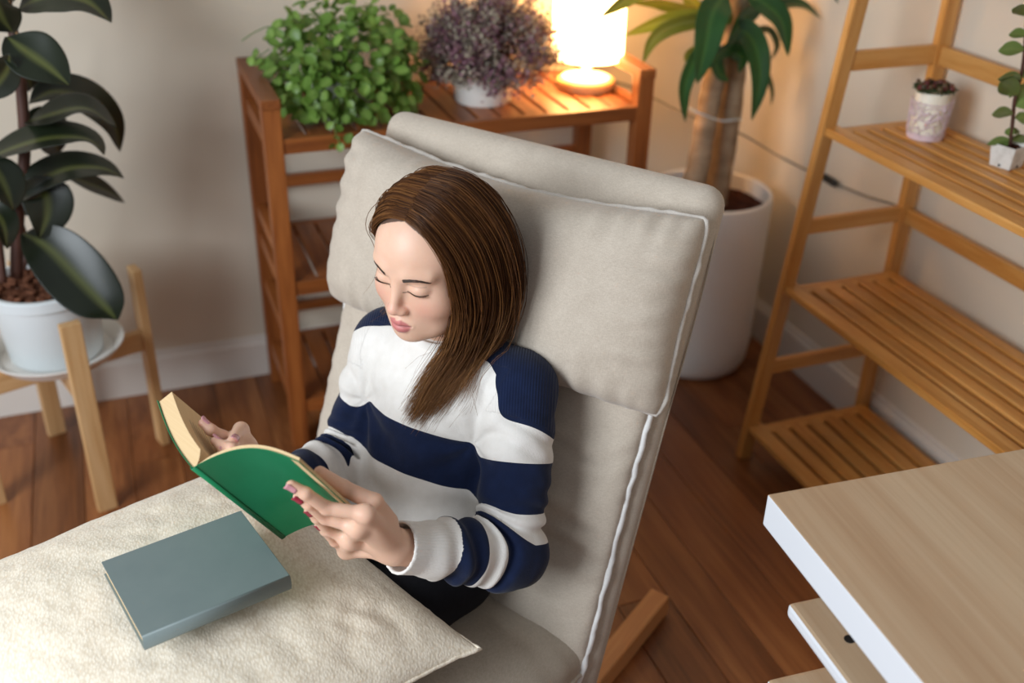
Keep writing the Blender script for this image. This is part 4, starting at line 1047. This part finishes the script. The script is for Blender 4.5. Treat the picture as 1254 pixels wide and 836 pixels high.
parts.append(surf(HEADP+NECKP, hp((0, 0, 0))-np.array([.10, .13, .185]), hp((0, 0, 0))+np.array([.10, .13, .15]), .0014))
lo, hi = bounds([WRL, *MCL]+[x for c, r in CHL for x in c]+THL, .03); parts.append(surf(HANDL, lo, hi, .0013))
lo, hi = bounds([WRR, *MCR]+[x for c, r in CHR for x in c]+THR, .03); parts.append(surf(HANDR, lo, hi, .0016))
lo, hi = bounds([NECK, HIPL, HIPR, SHL, SHR, ELL, ELR, KNL, KNR, ANL, ANR], .13); lo[2] = 0.0; parts.append(surf(TORSOP+NECKP[1:], lo, hi, .006))
off = 0; VV_, QQ_ = [], []
for v, q in parts: VV_.append(v); QQ_.append(q+off); off += len(v)
BVv = np.concatenate(VV_); BQ = np.concatenate(QQ_)
# ---- skin
def skin_mat():
    m = new_mat('skin', rgb('#dfb194'), .45, .4); v = coords(m)
    n = noise(m, v, 40, 4, .6); base = mixc(m, n, rgb('#e0b398'), rgb('#e9c2a9'))
    def att(nm): a = nd(m, 'ShaderNodeAttribute', attribute_name=nm); return a.outputs['Fac']
    base = mixc(m, att('blush'), base, rgb('#dc9c88')); base = mixc(m, att('lips'), base, rgb('#c97c78')); base = mixc(m, att('dark'), base, rgb('#2a1814'))
    lk(m, base, bsdf(m).inputs['Base Color'])
    bsdf(m).inputs['Subsurface Weight'].default_value = .18; bsdf(m).inputs['Subsurface Radius'].default_value = (.010, .004, .002); bsdf(m).inputs['Subsurface Scale'].default_value = 1.0
    add_bump(m, noise(m, v, 700, 3), .06, .0005); return m
M_SKIN = skin_mat()
person = np_mesh('person', cw_arr(BVv), BQ, M_SKIN, None)
tag(person, 'woman in a navy and white striped sweater sitting reading a green book', 'person')
H = to_head(BVv)
def sstep(x, a, b): t = np.clip((x-a)/(b-a), 0, 1); return t*t*(3-2*t)
front = (H[:, 1] < -.055)
xl = np.abs(H[:, 0]); zl = H[:, 2]
lipw = .0188*np.sqrt(np.clip(1-((zl+.0690)/.0125)**2, 0, 1))
lips = front*(1-sstep(xl, lipw-.002, lipw+.002))*(np.abs(zl+.069) < .0125)*(H[:, 1] < -.078)
up_lim = -.0578-.0012*np.cos(xl/.006*math.pi)*(xl < .009)-.35*np.clip(xl-.006, 0, 1); lips = lips*(1-sstep(zl, up_lim-.0008, up_lim+.0012))
blush = front*(.55*np.exp(-(((xl-.040)/.022)**2+((zl+.034)/.020)**2))+.45*np.exp(-((xl/.014)**2+((zl+.036)/.013)**2)))*1.0
# knuckles and fingertips a little redder
for c, r in CHL+CHR:
    for p, w in ((c[0], .35), (c[1], .30), (c[3], .45)): blush = np.maximum(blush, w*np.exp(-np.sum((BVv-p)**2, 1)/(.011**2)))
ex = xl-.031; lidc = -.0066-.0000+.055*ex*ex*100*.06
crease = front*np.exp(-((zl-(.0075-3.2*ex*ex*10*.05))/.0011)**2)*(np.abs(ex) < .014)*.28
lash = front*np.exp(-((zl-(-.0085+9*ex*ex))/.0011)**2)*(np.abs(ex) < .0155)*.95
nost = front*np.exp(-(((xl-.0055)/.0028)**2+((zl+.0455)/.0018)**2))*(H[:, 1] < -.088)*.6
mouthl = front*np.exp(-((zl+.0678)/.0011)**2)*(xl < .021)*(H[:, 1] < -.080)*.45
for nm, arr in (('lips', lips), ('blush', np.clip(blush, 0, 1)), ('dark', np.clip(crease+lash+nost+mouthl, 0, 1))):
    person.data.attributes.new(nm, 'FLOAT', 'POINT').data.foreach_set('value', np.asarray(arr, np.float32))
# ---- fingernails
M_NAIL = {k: new_mat('nail_'+k, rgb(c), .18) for k, c in (('mauve', '#c98f96'), ('red', '#9c2f42'))}
for m_ in M_NAIL.values():
    c0 = bsdf(m_).inputs['Base Color'].default_value[:3]; lk(m_, mixc(m_, noise(m_, coords(m_), 200), tuple(c*.94 for c in c0), tuple(min(1, c*1.05) for c in c0)), bsdf(m_).inputs['Base Color'])
def nail(chain, r, nrm, mat):
    a, b = np.array(chain[-2]), np.array(chain[-1]); t = unit(b-a); n = np.array(nrm, float); n = unit(n-t*(n @ t)); s = np.cross(t, n); vs = []; fs = []
    for i in range(7):
        u = i/6
        for j in range(7):
            w = -1+j/3; ww = .80*(1-.25*(2*u-1)**4-.12*(1-u)); ang = w*ww
            rr = r*.80*(1.02+.10*u*(1 if u > .8 else .0))
            vs.append(cw(b+t*(r*(-.95+1.75*u)) + (s*math.sin(ang)+n*math.cos(ang))*rr*(1.0 if u < .9 else .97)+n*.0004))
    for i in range(6):
        for j in range(6): k_ = i*7+j; fs.append((k_, k_+1, k_+8, k_+7))
    o = mesh_obj('fingernail', vs, fs, mat, person, True); o.modifiers.new('t', 'SOLIDIFY').thickness = .0008; return o
tocam = lambda p: unit(CAM_C-np.array(p))
for i, (c, r) in enumerate(CHL): nail(c, r, -nR*.75+tocam(c[-1])*.35, M_NAIL['mauve' if i == 0 else 'red'])
for i, (c, r) in enumerate(CHR): nail(c, r, nL*.8+tocam(c[-1])*.3, M_NAIL['mauve'])
nail(THR, .0105, tocam(THR[-1]), M_NAIL['mauve'])

# ---- sweater
CUFL0, CUFL1 = ELL+(WRL-ELL)*.70, ELL+(WRL-ELL)*.985
CUFR0, CUFR1 = ELR+(WRR-ELR)*.72, ELR+(WRR-ELR)*.97
FDL, FDR = unit(WRL-ELL), unit(WRR-ELR)
def cut_tube(a, b, r_out0, r_out1, axis):     # open cuff end: flat cut past b
    def f(P):
        ab = b-a; L = np.linalg.norm(ab); t = ((P-a) @ axis)/L; rad = np.linalg.norm((P-a)-np.outer((P-a) @ axis, axis), axis=1)
        return np.maximum(rad-(r_out0+(r_out1-r_out0)*np.clip(t, 0, 1)), np.maximum((t-1)*L, -t*L))
    return f
TORSO_S = [EL((-.908, 1.158, .632), (.146, .110, .170), .03), EL((-.912, 1.125, .520), (.148, .118, .130), .05), EL((-.915, 1.085, .445), (.160, .128, .080), .04), RC(SHL+np.array([-.012, 0, .004]), SHR+np.array([.012, 0, .004]), .058, .058, .045),
           RC(NECK+np.array([0, .008, -.045]), NECK+np.array([0, .006, -.010]), .082, .060, .035)]
COLLAR = [FN(cut_tube(NECK+np.array([0, .006, -.02]), NECK+np.array([0, -.008, .034]), .066, .059, unit((0, -.014, .054))), NECK, .08, .010)]
def sleeve(SH, EL_, WR, C0, C1, sgn):
    return [RC(SH, EL_, .060, .053, .022), RC(EL_, C0, .053, .043, .02), EL(EL_+np.array([.004*sgn, .006, -.004]), (.055, .055, .05), .02)]
SL_L = sleeve(SHL, ELL, WRL, CUFL0, CUFL1, 1); SL_R = sleeve(SHR, ELR, WRR, CUFR0, CUFR1, -1)
CUF = [FN(cut_tube(CUFL0, CUFL1, .0375, .0385, FDL), (CUFL0+CUFL1)/2, .07, .008), FN(cut_tube(CUFR0, CUFR1, .036, .037, FDR), (CUFR0+CUFR1)/2, .07, .008)]
HOL = [RC(CUFL1-FDL*.022, CUFL1+FDL*.05, .0335, .0345, .002, True), RC(CUFR1-FDR*.022, CUFR1+FDR*.05, .032, .033, .002, True)]
SWP = TORSO_S+SL_L+SL_R+CUF+HOL
def arm_s(P, SH, EL_, WR):
    """arc length along the sleeve centre line"""
    a1 = EL_-SH; L1 = np.linalg.norm(a1); t1 = np.clip(((P-SH) @ a1)/L1**2, -.4, 1); d1 = np.linalg.norm(P-SH-np.clip(t1, 0, 1)[:, None]*a1, axis=1)
    a2 = WR-EL_; L2 = np.linalg.norm(a2); t2 = np.clip(((P-EL_) @ a2)/L2**2, 0, 1.2); d2 = np.linalg.norm(P-EL_-np.clip(t2, 0, 1)[:, None]*a2, axis=1)
    # soft switch around the elbow bend
    w = sstep(d1-d2, -.03, .03); return (t1*L1)*(1-w)+(L1+t2*L2)*w, np.minimum(d1, d2)
def folds(P):
    q = P*np.array([1, 1, 1.0]); o = np.zeros(len(P))
    # belly folds: sideways creases gathering above the lap
    wz = sstep(P[:, 2], .66, .52)*np.exp(-((P[:, 0]+.92)/.2)**4)
    ph = P[:, 2]*95+18*(P[:, 0]+.92)+3.2*vnoise(q, 9, 3)
    o += -.0085*wz*np.sin(ph)*(.6+.4*vnoise(q, 7, 6))
    for SH, E_, W_, sd in ((SHL, ELL, WRL, 0), (SHR, ELR, WRR, 5)):
        s, d = arm_s(P, SH, E_, W_); m = np.exp(-(np.clip(d-.05, 0, 1)/.012)**2)
        be = np.exp(-((s-.255)/.055)**2)+.7*np.exp(-((s-.38)/.035)**2)+.45*np.exp(-((s-.06)/.05)**2)+.3*np.exp(-((s-.17)/.05)**2)
        o += -.0070*m*be*np.sin(s*150+4.5*vnoise(q, 13, 8+sd)+5*vnoise(q, 5, 2+sd))
    # pull lines from the armpits
    for c in ((-.80, 1.08, .66), (-1.02, 1.07, .66)):
        v = P-np.array(c); r = np.linalg.norm(v, axis=1); ang = np.arctan2(v[:, 2], v[:, 0]); o += -.0026*np.exp(-((r-.06)/.05)**2)*np.sin(ang*7+3*vnoise(q, 6, 4))
    o += -.0034*vnoise(q, 16, 1)-.0010*vnoise(q, 38, 12)
    # keep cuffs and collar crisp
    k = np.ones(len(P))
    for a, b in ((CUFL0, CUFL1), (CUFR0, CUFR1)):
        k *= sstep(np.linalg.norm(P-(a+b)/2, axis=1), .045, .07)
    k *= sstep(np.linalg.norm(P-(NECK+np.array([0, 0, .02])), axis=1), .068, .10)
    return o*k
lo, hi = bounds([NECK+np.array([0, 0, -.01]), SHL, SHR, ELL, ELR, CUFL1, CUFR1], .075); lo[2] = .37; hi[1] = 1.30; hi[2] = NECK[2]+.055
SV, SQ = surf(SWP, lo, hi, .0028, folds)
def stripe(coord, edges, first):
    """signed distance to the nearest stripe edge, positive = navy; edges ascending, 'first' sign below the first edge"""
    e = np.array(edges); i = np.searchsorted(e, coord); sg = np.where(i % 2 == 0, first, -first)
    dist = np.min(np.abs(coord[:, None]-e[None]), 1); return sg*dist
tor = field(TORSO_S, SV); sl_l = field(SL_L+[CUF[0]], SV); sl_r = field(SL_R+[CUF[1]], SV)
# torso: height along the leaning body axis, measured down from the neck
TAX = unit(np.array([0, .10, .36])); th_ = (NECK-SV) @ TAX
th_ = th_ + .10*np.abs(SV[:, 0]+.91)*0
sT = stripe(th_, [-.5, .130, .208, .330, .42], 1)
yk = .034-(th_+(1.155-SV[:, 1])*1.5); sT = np.where(th_ < .10, np.maximum(yk, -.03), sT)
aL, _ = arm_s(SV, SHL, ELL, WRL); aR, _ = arm_s(SV, SHR, ELR, WRR)
SLE = [.070, .107, .185, .240, .292, .338, .388]
aL = aL+np.clip(1.150-SV[:, 1], 0, .1)*.5*sstep(aL, .10, .05); aR = aR+np.clip(1.140-SV[:, 1], 0, .1)*.5*sstep(aR, .10, .05)
sL = stripe(aL, SLE, 1); sR = stripe(aR, [.012]+SLE[1:], 1)
wl_ = sstep(tor-sl_l, -.018, .024); wr_ = sstep(tor-sl_r, -.018, .024); st = sT*(1-wl_)*(1-wr_)+sL*wl_+sR*wr_
dcol = np.linalg.norm((SV-NECK)-np.outer((SV-NECK) @ unit((0, -.014, .054)), unit((0, -.014, .054))), axis=1)
iscol = np.zeros(len(SV), bool)
cuffm = np.maximum(aL*(sl_l < sl_r), aR*(sl_r <= sl_l))
rib = iscol | ((np.minimum(sl_l, sl_r) < tor) & (cuffm > .395))
st = np.where((np.minimum(sl_l, sl_r) < tor) & (cuffm > .388), -.01, st)
def sweater_mat():
    m = new_mat('striped_knit', rgb('#e6e2db'), .95, .15)
    a = nd(m, 'ShaderNodeAttribute', attribute_name='stripe'); f = math_n(m, 'GREATER_THAN', a.outputs['Fac'], 0.0)
    n = noise(m, coords(m), 60, 3); wht = mixc(m, n, rgb('#dcd7cf'), rgb('#ebe8e3')); nav = mixc(m, n, rgb('#101930'), rgb('#182443'))
    lk(m, mixc(m, f, wht, nav), bsdf(m).inputs['Base Color'])
    bsdf(m).inputs['Sheen Weight'].default_value = .12
    u = nd(m, 'ShaderNodeAttribute', attribute_name='ribu'); s1 = math_n(m, 'SINE', math_n(m, 'MULTIPLY', u.outputs['Fac'], 1.0))
    rm = nd(m, 'ShaderNodeAttribute', attribute_name='rib')
    kn = nd(m, 'ShaderNodeTexVoronoi'); kn.inputs['Scale'].default_value = 420; lk(m, coords(m), kn.inputs['Vector'])
    h = math_n(m, 'MULTIPLY_ADD', s1, math_n(m, 'MULTIPLY', rm.outputs['Fac'], .7), math_n(m, 'MULTIPLY', kn.outputs['Distance'], .5))
    add_bump(m, h, .45, .0012); return m
M_SWEAT = sweater_mat()
sw = np_mesh('sweater', cw_arr(SV), SQ, M_SWEAT, person); sw['label'] = 'navy and white wide-striped knitted sweater'
cax = unit((0, -.014, .054)); ce1 = unit(np.cross(cax, (0, 1, 0))); ce2 = np.cross(cax, ce1); cv, cf = [], []; NSG = 216
cprof = [(.050, -.020), (.0655, -.018), (.0660, -.008), (.0630, .012), (.0600, .030), (.0580, .0335), (.0555, .031), (.0560, .0)]
for r_, h_ in cprof:
    for k_ in range(NSG):
        a_ = 2*math.pi*k_/NSG; rr_ = r_+(.0006*math.cos(k_*math.pi) if -.01 < h_ < .031 and r_ > .0585 else 0); cv.append(NECK+np.array([0, .006, 0])+cax*(h_+.010)+rr_*1.07*(ce1*math.cos(a_)+ce2*math.sin(a_)))
for i in range(len(cprof)-1):
    for k_ in range(NSG): cf.append((i*NSG+k_, i*NSG+(k_+1) % NSG, (i+1)*NSG+(k_+1) % NSG, (i+1)*NSG+k_))
M_COLLAR = new_mat('white_rib_knit', rgb('#e4e0d9'), .95, .15); lk(M_COLLAR, mixc(M_COLLAR, noise(M_COLLAR, coords(M_COLLAR), 60), rgb('#dcd7cf'), rgb('#ebe8e3')), bsdf(M_COLLAR).inputs['Base Color'])
cl_o = np_mesh('collar', cw_arr(np.array(cv)), cf, M_COLLAR, sw); cl_o['label'] = 'white ribbed crew collar'
# rib direction: angle round the limb or collar
angc = np.arctan2(SV[:, 0]-NECK[0], -(SV[:, 1]-NECK[1]))*.062
def ang_about(P, a, ax):
    q = P-a; q = q-np.outer(q @ ax, ax); e1 = unit(np.cross(ax, (0, 0, 1))); e2 = np.cross(ax, e1); return np.arctan2(q @ e1, q @ e2)*.038
ribu = np.where(iscol, angc, np.where(sl_l < sl_r, ang_about(SV, CUFL0, FDL), ang_about(SV, CUFR0, FDR)))
yoke = (yk > 0) & ~iscol | ((np.minimum(sl_l, sl_r) < tor) & (np.where(sl_l < sl_r, aL, aR) < .062))
ribu = np.where(yoke, SV[:, 0]*.85+SV[:, 1]*.5, ribu)
for nm, arr in (('stripe', st), ('ribu', ribu*2*math.pi/.0042), ('rib', (rib | yoke).astype(float)*np.where(yoke, .9, .7))):
    sw.data.attributes.new(nm, 'FLOAT', 'POINT').data.foreach_set('value', np.asarray(arr, np.float32))

# ---- trousers
M_TROU = new_mat('black_trousers', rgb('#16161a'), .9, .2); lk(M_TROU, mixc(M_TROU, noise(M_TROU, coords(M_TROU), 120), rgb('#121216'), rgb('#1d1d22')), bsdf(M_TROU).inputs['Base Color'])
TRP = [EL((-.92, 1.075, .415), (.165, .120, .090), .03), RC(HIPL, KNL, .083, .060, .03), RC(HIPR, KNR, .083, .060, .03), RC(KNL, ANL, .060, .050, .02), RC(KNR, ANR, .060, .050, .02)]
lo, hi = bounds([HIPL, HIPR, KNL, KNR, ANL, ANR], .12); lo[2] = .045; hi[2] = .56
TV_, TQ_ = surf(TRP, lo, hi, .006, lambda P: -.004*vnoise(P, 14, 5))
np_mesh('trousers', cw_arr(TV_), TQ_, M_TROU, person)

# ---- hair: strands follow interpolated guide locks, head frame
GL = {  # her left side (towards the lamp-facing camera side): curtain falling in front of the shoulder
    0.0: [(.003, -.062, .097), (.032, -.067, .090), (.061, -.060, .046), (.069, -.050, -.008), (.070, -.046, -.058), (.060, -.056, -.115), (.036, -.082, -.170), (.012, -.104, -.238)],
    0.3: [(.003, -.036, .119), (.042, -.038, .112), (.080, -.024, .060), (.092, -.012, -.005), (.091, -.010, -.065), (.078, -.032, -.125), (.052, -.070, -.182), (.026, -.098, -.242)],
    0.6: [(.003, .002, .132), (.046, .010, .126), (.090, .026, .070), (.108, .036, .000), (.108, .036, -.065), (.098, .012, -.125), (.066, -.045, -.186), (.040, -.084, -.238)],
    0.8: [(.003, .052, .124), (.046, .058, .116), (.090, .066, .066), (.108, .072, .000), (.112, .070, -.065), (.102, .046, -.120), (.086, .015, -.170), (.066, -.030, -.212)],
    1.0: [(.003, .098, .082), (.040, .104, .072), (.072, .096, .034), (.086, .094, -.020), (.082, .084, -.070), (.086, .078, -.120), (.090, .066, -.160), (.094, .050, -.190)],
    1.3: [(.000, .108, .040), (.020, .112, .020), (.036, .107, -.010), (.046, .100, -.045), (.054, .094, -.085), (.062, .086, -.125), (.070, .078, -.160), (.078, .066, -.190)]}
GRR = {  # her right side: swept back over the ear and down behind the shoulder
    0.0: [(.001, -.062, .097), (-.030, -.065, .094), (-.060, -.058, .068), (-.080, -.040, .040), (-.084, -.010, .004), (-.081, .022, -.035), (-.086, .034, -.085), (-.105, .020, -.140)],
    0.3: [(.001, -.036, .119), (-.042, -.034, .114), (-.078, -.022, .074), (-.090, -.006, .022), (-.088, .026, -.030), (-.086, .040, -.080), (-.094, .038, -.125), (-.112, .020, -.165)],
    0.6: [(.001, .002, .130), (-.046, .000, .119), (-.083, .006, .066), (-.092, .024, .010), (-.088, .042, -.045), (-.086, .050, -.095), (-.094, .046, -.140), (-.110, .028, -.180)],
    0.8: [(.001, .052, .122), (-.046, .050, .111), (-.080, .050, .058), (-.087, .055, .000), (-.085, .060, -.060), (-.086, .060, -.110), (-.090, .055, -.150), (-.098, .042, -.185)],
    1.0: [(.001, .098, .080), (-.040, .101, .068), (-.066, .090, .030), (-.073, .088, -.020), (-.076, .084, -.070), (-.078, .078, -.120), (-.080, .070, -.155), (-.084, .058, -.185)],
    1.3: [(.000, .108, .040), (-.020, .112, .020), (-.034, .107, -.010), (-.042, .100, -.045), (-.048, .094, -.085), (-.054, .086, -.125), (-.058, .078, -.160), (-.062, .066, -.190)]}
def cat_arr(C, t):
    """C: (n, m, 3) control points, t: (k,) -> (n, k, 3)"""
    n, m, _ = C.shape; E = np.concatenate([2*C[:, :1]-C[:, 1:2], C, 2*C[:, -1:]-C[:, -2:-1]], 1)
    u = t*(m-1); k = np.minimum(u.astype(int), m-2); f = (u-k)[None, :, None]
    a, b, c, d = E[:, k], E[:, k+1], E[:, k+2], E[:, k+3]
    return .5*((2*b)+(c-a)*f+(2*a-5*b+4*c-d)*f*f+(3*b-a-3*c+d)*f**3)
def guide_lookup(G, p):
    ks = np.array(sorted(G)); A = np.array([G[k] for k in sorted(G)], float); p = np.clip(p, ks[0], ks[-1])
    i = np.clip(np.searchsorted(ks, p, side='right')-1, 0, len(ks)-2); f = ((p-ks[i])/(ks[i+1]-ks[i]))[:, None, None]; return A[i]*(1-f)+A[i+1]*f
rh = np.random.default_rng(23)
def grow(G, N, K=22, seed=0, spread=1.0, pmax=1.3):
    p = rh.uniform(0, pmax, N)**1.0; ncl = 160; cl = rh.uniform(0, pmax, ncl); near = cl[np.argmin(np.abs(p[:, None]-cl[None]+rh.normal(0, .02, (N, 1))), 1)]
    t = np.linspace(0, 1, K)
    A = cat_arr(guide_lookup(G, p), t); Bc = cat_arr(guide_lookup(G, near), t)
    w = (.65*sstep(t, .35, 1.0))[None, :, None]; P = A*(1-w)+Bc*w
    lay = rh.uniform(0, 1, N)**1.6; cen = np.array([0, .012, .0])
    rad = P-cen; rad[..., 2] *= .35; rad /= np.linalg.norm(rad, axis=2, keepdims=True)+1e-9
    inn = (lay*.016)[:, None]*np.clip(t*6, .25, 1)[None]*(.7+.5*t)[None]
    P = P-rad*inn[..., None]
    off_ = rh.normal(0, 1, (N, 1, 3))*(.0015+.0075*t**1.5)[None, :, None]*spread; P = P+off_
    # slow waviness per clump
    ph = near[:, None]*90; wv = np.stack([np.sin(ph+t[None]*7), np.cos(ph*1.3+t[None]*6), np.zeros((N, K))], -1)*(.0035*t)[None, :, None]; P = P+wv
    # ragged lengths
    ln = rh.uniform(.86, 1.04, N)*(1-.10*rh.uniform(0, 1, N)**4); idx = np.linspace(0, 1, K)
    out = np.empty_like(P)
    for c in range(3): 
        for i in range(N): out[i, :, c] = np.interp(np.minimum(idx*ln[i], 1), idx, P[i, :, c])
    return out, near
HA, na = grow(GL, 3000); HB, nb_ = grow(GRR, 2000)
fly, nf = grow(GL, 60, spread=2.6); fly2, nf2 = grow(GRR, 50, spread=2.6)
ST = np.concatenate([HA, HB, fly, fly2]); CLU = np.concatenate([na, nb_+2, nf, nf2+2])
ST = HEAD_O + ST @ HR.T
# rest the strands on shoulders and chest: push points out of the sweater and skin
flat = ST.reshape(-1, 3); low = flat[:, 2] < HEAD_O[2]-.06
Pl = flat[low]
PUSH = TORSO_S+SL_L+SL_R+COLLAR
for it in range(3):
    d = field(PUSH, Pl); e = .004; g = np.stack([field(PUSH, Pl+np.eye(3)[k]*e)-field(PUSH, Pl-np.eye(3)[k]*e) for k in range(3)], -1)/(2*e)
    g /= np.linalg.norm(g, axis=1, keepdims=True)+1e-9; Pl = Pl+g*np.clip(.006+.006*((np.arange(len(Pl))//22*7919) % 10)/10-d, 0, .08)[:, None]
flat[low] = Pl
# keep out of the face and neck skin
for it in range(2):
    m = flat[:, 2] > HEAD_O[2]-.16; Q_ = flat[m]; d = field(HEADP[:5], Q_)
    e = .003; g = np.stack([field(HEADP[:5], Q_+np.eye(3)[k]*e)-field(HEADP[:5], Q_-np.eye(3)[k]*e) for k in range(3)], -1)/(2*e); g /= np.linalg.norm(g, axis=1, keepdims=True)+1e-9
    flat[m] = Q_+g*np.clip(.0028-d, 0, .03)[:, None]
ST = flat.reshape(ST.shape)
def strands_mesh(name, ST, r0, r1, mat, parent, var):
    n, K, _ = ST.shape; T = np.gradient(ST, axis=1); T /= np.linalg.norm(T, axis=2, keepdims=True)+1e-9
    up = np.array([.31, .22, .92]); N1 = np.cross(T, up); N1 /= np.linalg.norm(N1, axis=2, keepdims=True)+1e-9; N2 = np.cross(T, N1)
    r = np.linspace(0, 1, K); r = (r0+(r1-r0)*sstep(r, .6, 1.0))[None, :, None]
    rings = [ST+r*(N1*math.cos(a)+N2*math.sin(a)) for a in (0, 2.0944, 4.1888)]
    V = np.stack(rings, 2).reshape(-1, 3); base = (np.arange(n)[:, None]*K+np.arange(K-1)[None])*3; base = base.reshape(-1)
    F = np.concatenate([np.stack([base+k, base+(k+1) % 3, base+3+(k+1) % 3, base+3+k], -1) for k in range(3)])
    o = np_mesh(name, cw_arr(V), F, mat, parent)
    o.data.attributes.new('var', 'FLOAT', 'POINT').data.foreach_set('value', np.repeat(np.asarray(var, np.float32), K*3))
    o.data.attributes.new('along', 'FLOAT', 'POINT').data.foreach_set('value', np.tile(np.repeat(np.linspace(0, 1, K), 3), n).astype(np.float32))
    return o
def hair_mat():
    m = new_mat('brown_hair', rgb('#4a3020'), .5, .3)
    a = nd(m, 'ShaderNodeAttribute', attribute_name='var'); b = nd(m, 'ShaderNodeAttribute', attribute_name='along')
    c = ramp(m, a.outputs['Fac'], [(0, rgb('#3e2414')), (.5, rgb('#673f21')), (1, rgb('#936235'))]); t = ramp(m, b.outputs['Fac'], [(.55, (0, 0, 0)), (1, (1, 1, 1))])
    lk(m, mixc(m, t, c, mixc(m, a.outputs['Fac'], rgb('#74492a'), rgb('#aa7b49'))), bsdf(m).inputs['Base Color'])
    hc_ = bsdf(m).inputs['Base Color'].links[0].from_socket; tr = nd(m, 'ShaderNodeBsdfTranslucent'); lk(m, hc_, tr.inputs['Color']); mx = nd(m, 'ShaderNodeMixShader'); mx.inputs[0].default_value = .25
    lk(m, bsdf(m).outputs[0], mx.inputs[1]); lk(m, tr.outputs[0], mx.inputs[2]); lk(m, mx.outputs[0], m.node_tree.nodes['Material Output'].inputs[0]); return m
M_HAIR = hair_mat()
hv_ = np.clip(.5+.28*np.sin(CLU*57)+rh.normal(0, .18, len(CLU)), 0, 1)
hair = strands_mesh('hair', ST, .00052, .00016, M_HAIR, person, hv_); hair['label'] = 'long brown centre-parted hair'
# scalp under the strands takes the hair colour
Hs = to_head(BVv); hl = .108+.012*np.clip(np.abs(Hs[:, 0])/.04, 0, 1)*-1.6-.9*np.clip(np.abs(Hs[:, 0])-.045, 0, 1)
scal = ((Hs[:, 2] > hl-(np.clip(Hs[:, 1]+.075, 0, 1)*1.15)) & (Hs[:, 2] > -.075) & (Hs[:, 2] < .2)).astype(np.float32)
scal *= (np.abs(Hs[:, 0]) < .2) & (np.abs(Hs[:, 1]) < .2)
dk = np.empty(len(BVv), np.float32); person.data.attributes['dark'].data.foreach_get('value', dk); person.data.attributes['dark'].data.foreach_set('value', np.maximum(dk, scal*.85).astype(np.float32))
# ---- eyebrows and lashes
def to_skin(P, lift):
    for it in range(4):
        d = field(HEADP, P); e = .001; g = np.stack([field(HEADP, P+np.eye(3)[k]*e)-field(HEADP, P-np.eye(3)[k]*e) for k in range(3)], -1)/(2*e); g /= np.linalg.norm(g, axis=1, keepdims=True)+1e-9
        P = P-g*(d-lift)[:, None]
    return P
M_BROW = new_mat('brow_hair', rgb('#2a1c16'), .6); lk(M_BROW, mixc(M_BROW, noise(M_BROW, coords(M_BROW), 400), rgb('#2a1c14'), rgb('#4a3527')), bsdf(M_BROW).inputs['Base Color'])
for s in (-1, 1):
    t = rh.uniform(0, 1, 220); mid_ = cat_arr(np.array([[(.0150, -.095, .0158), (.026, -.095, .0185), (.038, -.088, .0195), (.049, -.076, .0165)]]), t)[0]
    wd = .0036*(1-.6*t**1.5); root = mid_+np.stack([np.zeros(220), np.zeros(220), rh.uniform(-1, 1, 220)*wd], -1); L = .0062*(1-.3*t)
    dx = np.stack([.85+.15*t, np.zeros(220)+.25, .40-.7*t], -1); dx /= np.linalg.norm(dx, axis=1, keepdims=True)
    segs = np.stack([root+dx*L[:, None]*k for k in (0, .33, .66, 1)], 1); segs[..., 0] *= s
    Pw = HEAD_O+segs.reshape(-1, 3) @ HR.T; Pw = to_skin(Pw, .0005).reshape(220, 4, 3)
    strands_mesh('eyebrow', Pw, .00032, .00012, M_BROW, person, np.zeros(220))
    t = np.linspace(-1, 1, 46); ex_ = .0150*t; root = np.stack([.031+ex_, np.full(46, -.094)+.012*np.clip(t, 0, 1)**2, -.0085+9*ex_*ex_], -1)
    Pw = HEAD_O+(root*np.array([s, 1, 1])) @ HR.T; Pw = to_skin(Pw, .0001)
    dirn = np.stack([s*(.25+.55*t), np.full(46, -.75), np.full(46, -.42)], -1) @ HR.T; up_ = np.array([0, 0, 1.0]) @ HR.T
    LL = (.0032+.0010*t)[:, None]; segs = np.stack([Pw, Pw+dirn*LL*.4, Pw+dirn*LL*.75+up_*.0004, Pw+dirn*LL+up_*.0014], 1)
    strands_mesh('eyelashes', segs, .00030, .0001, M_BROW, person, np.zeros(46))
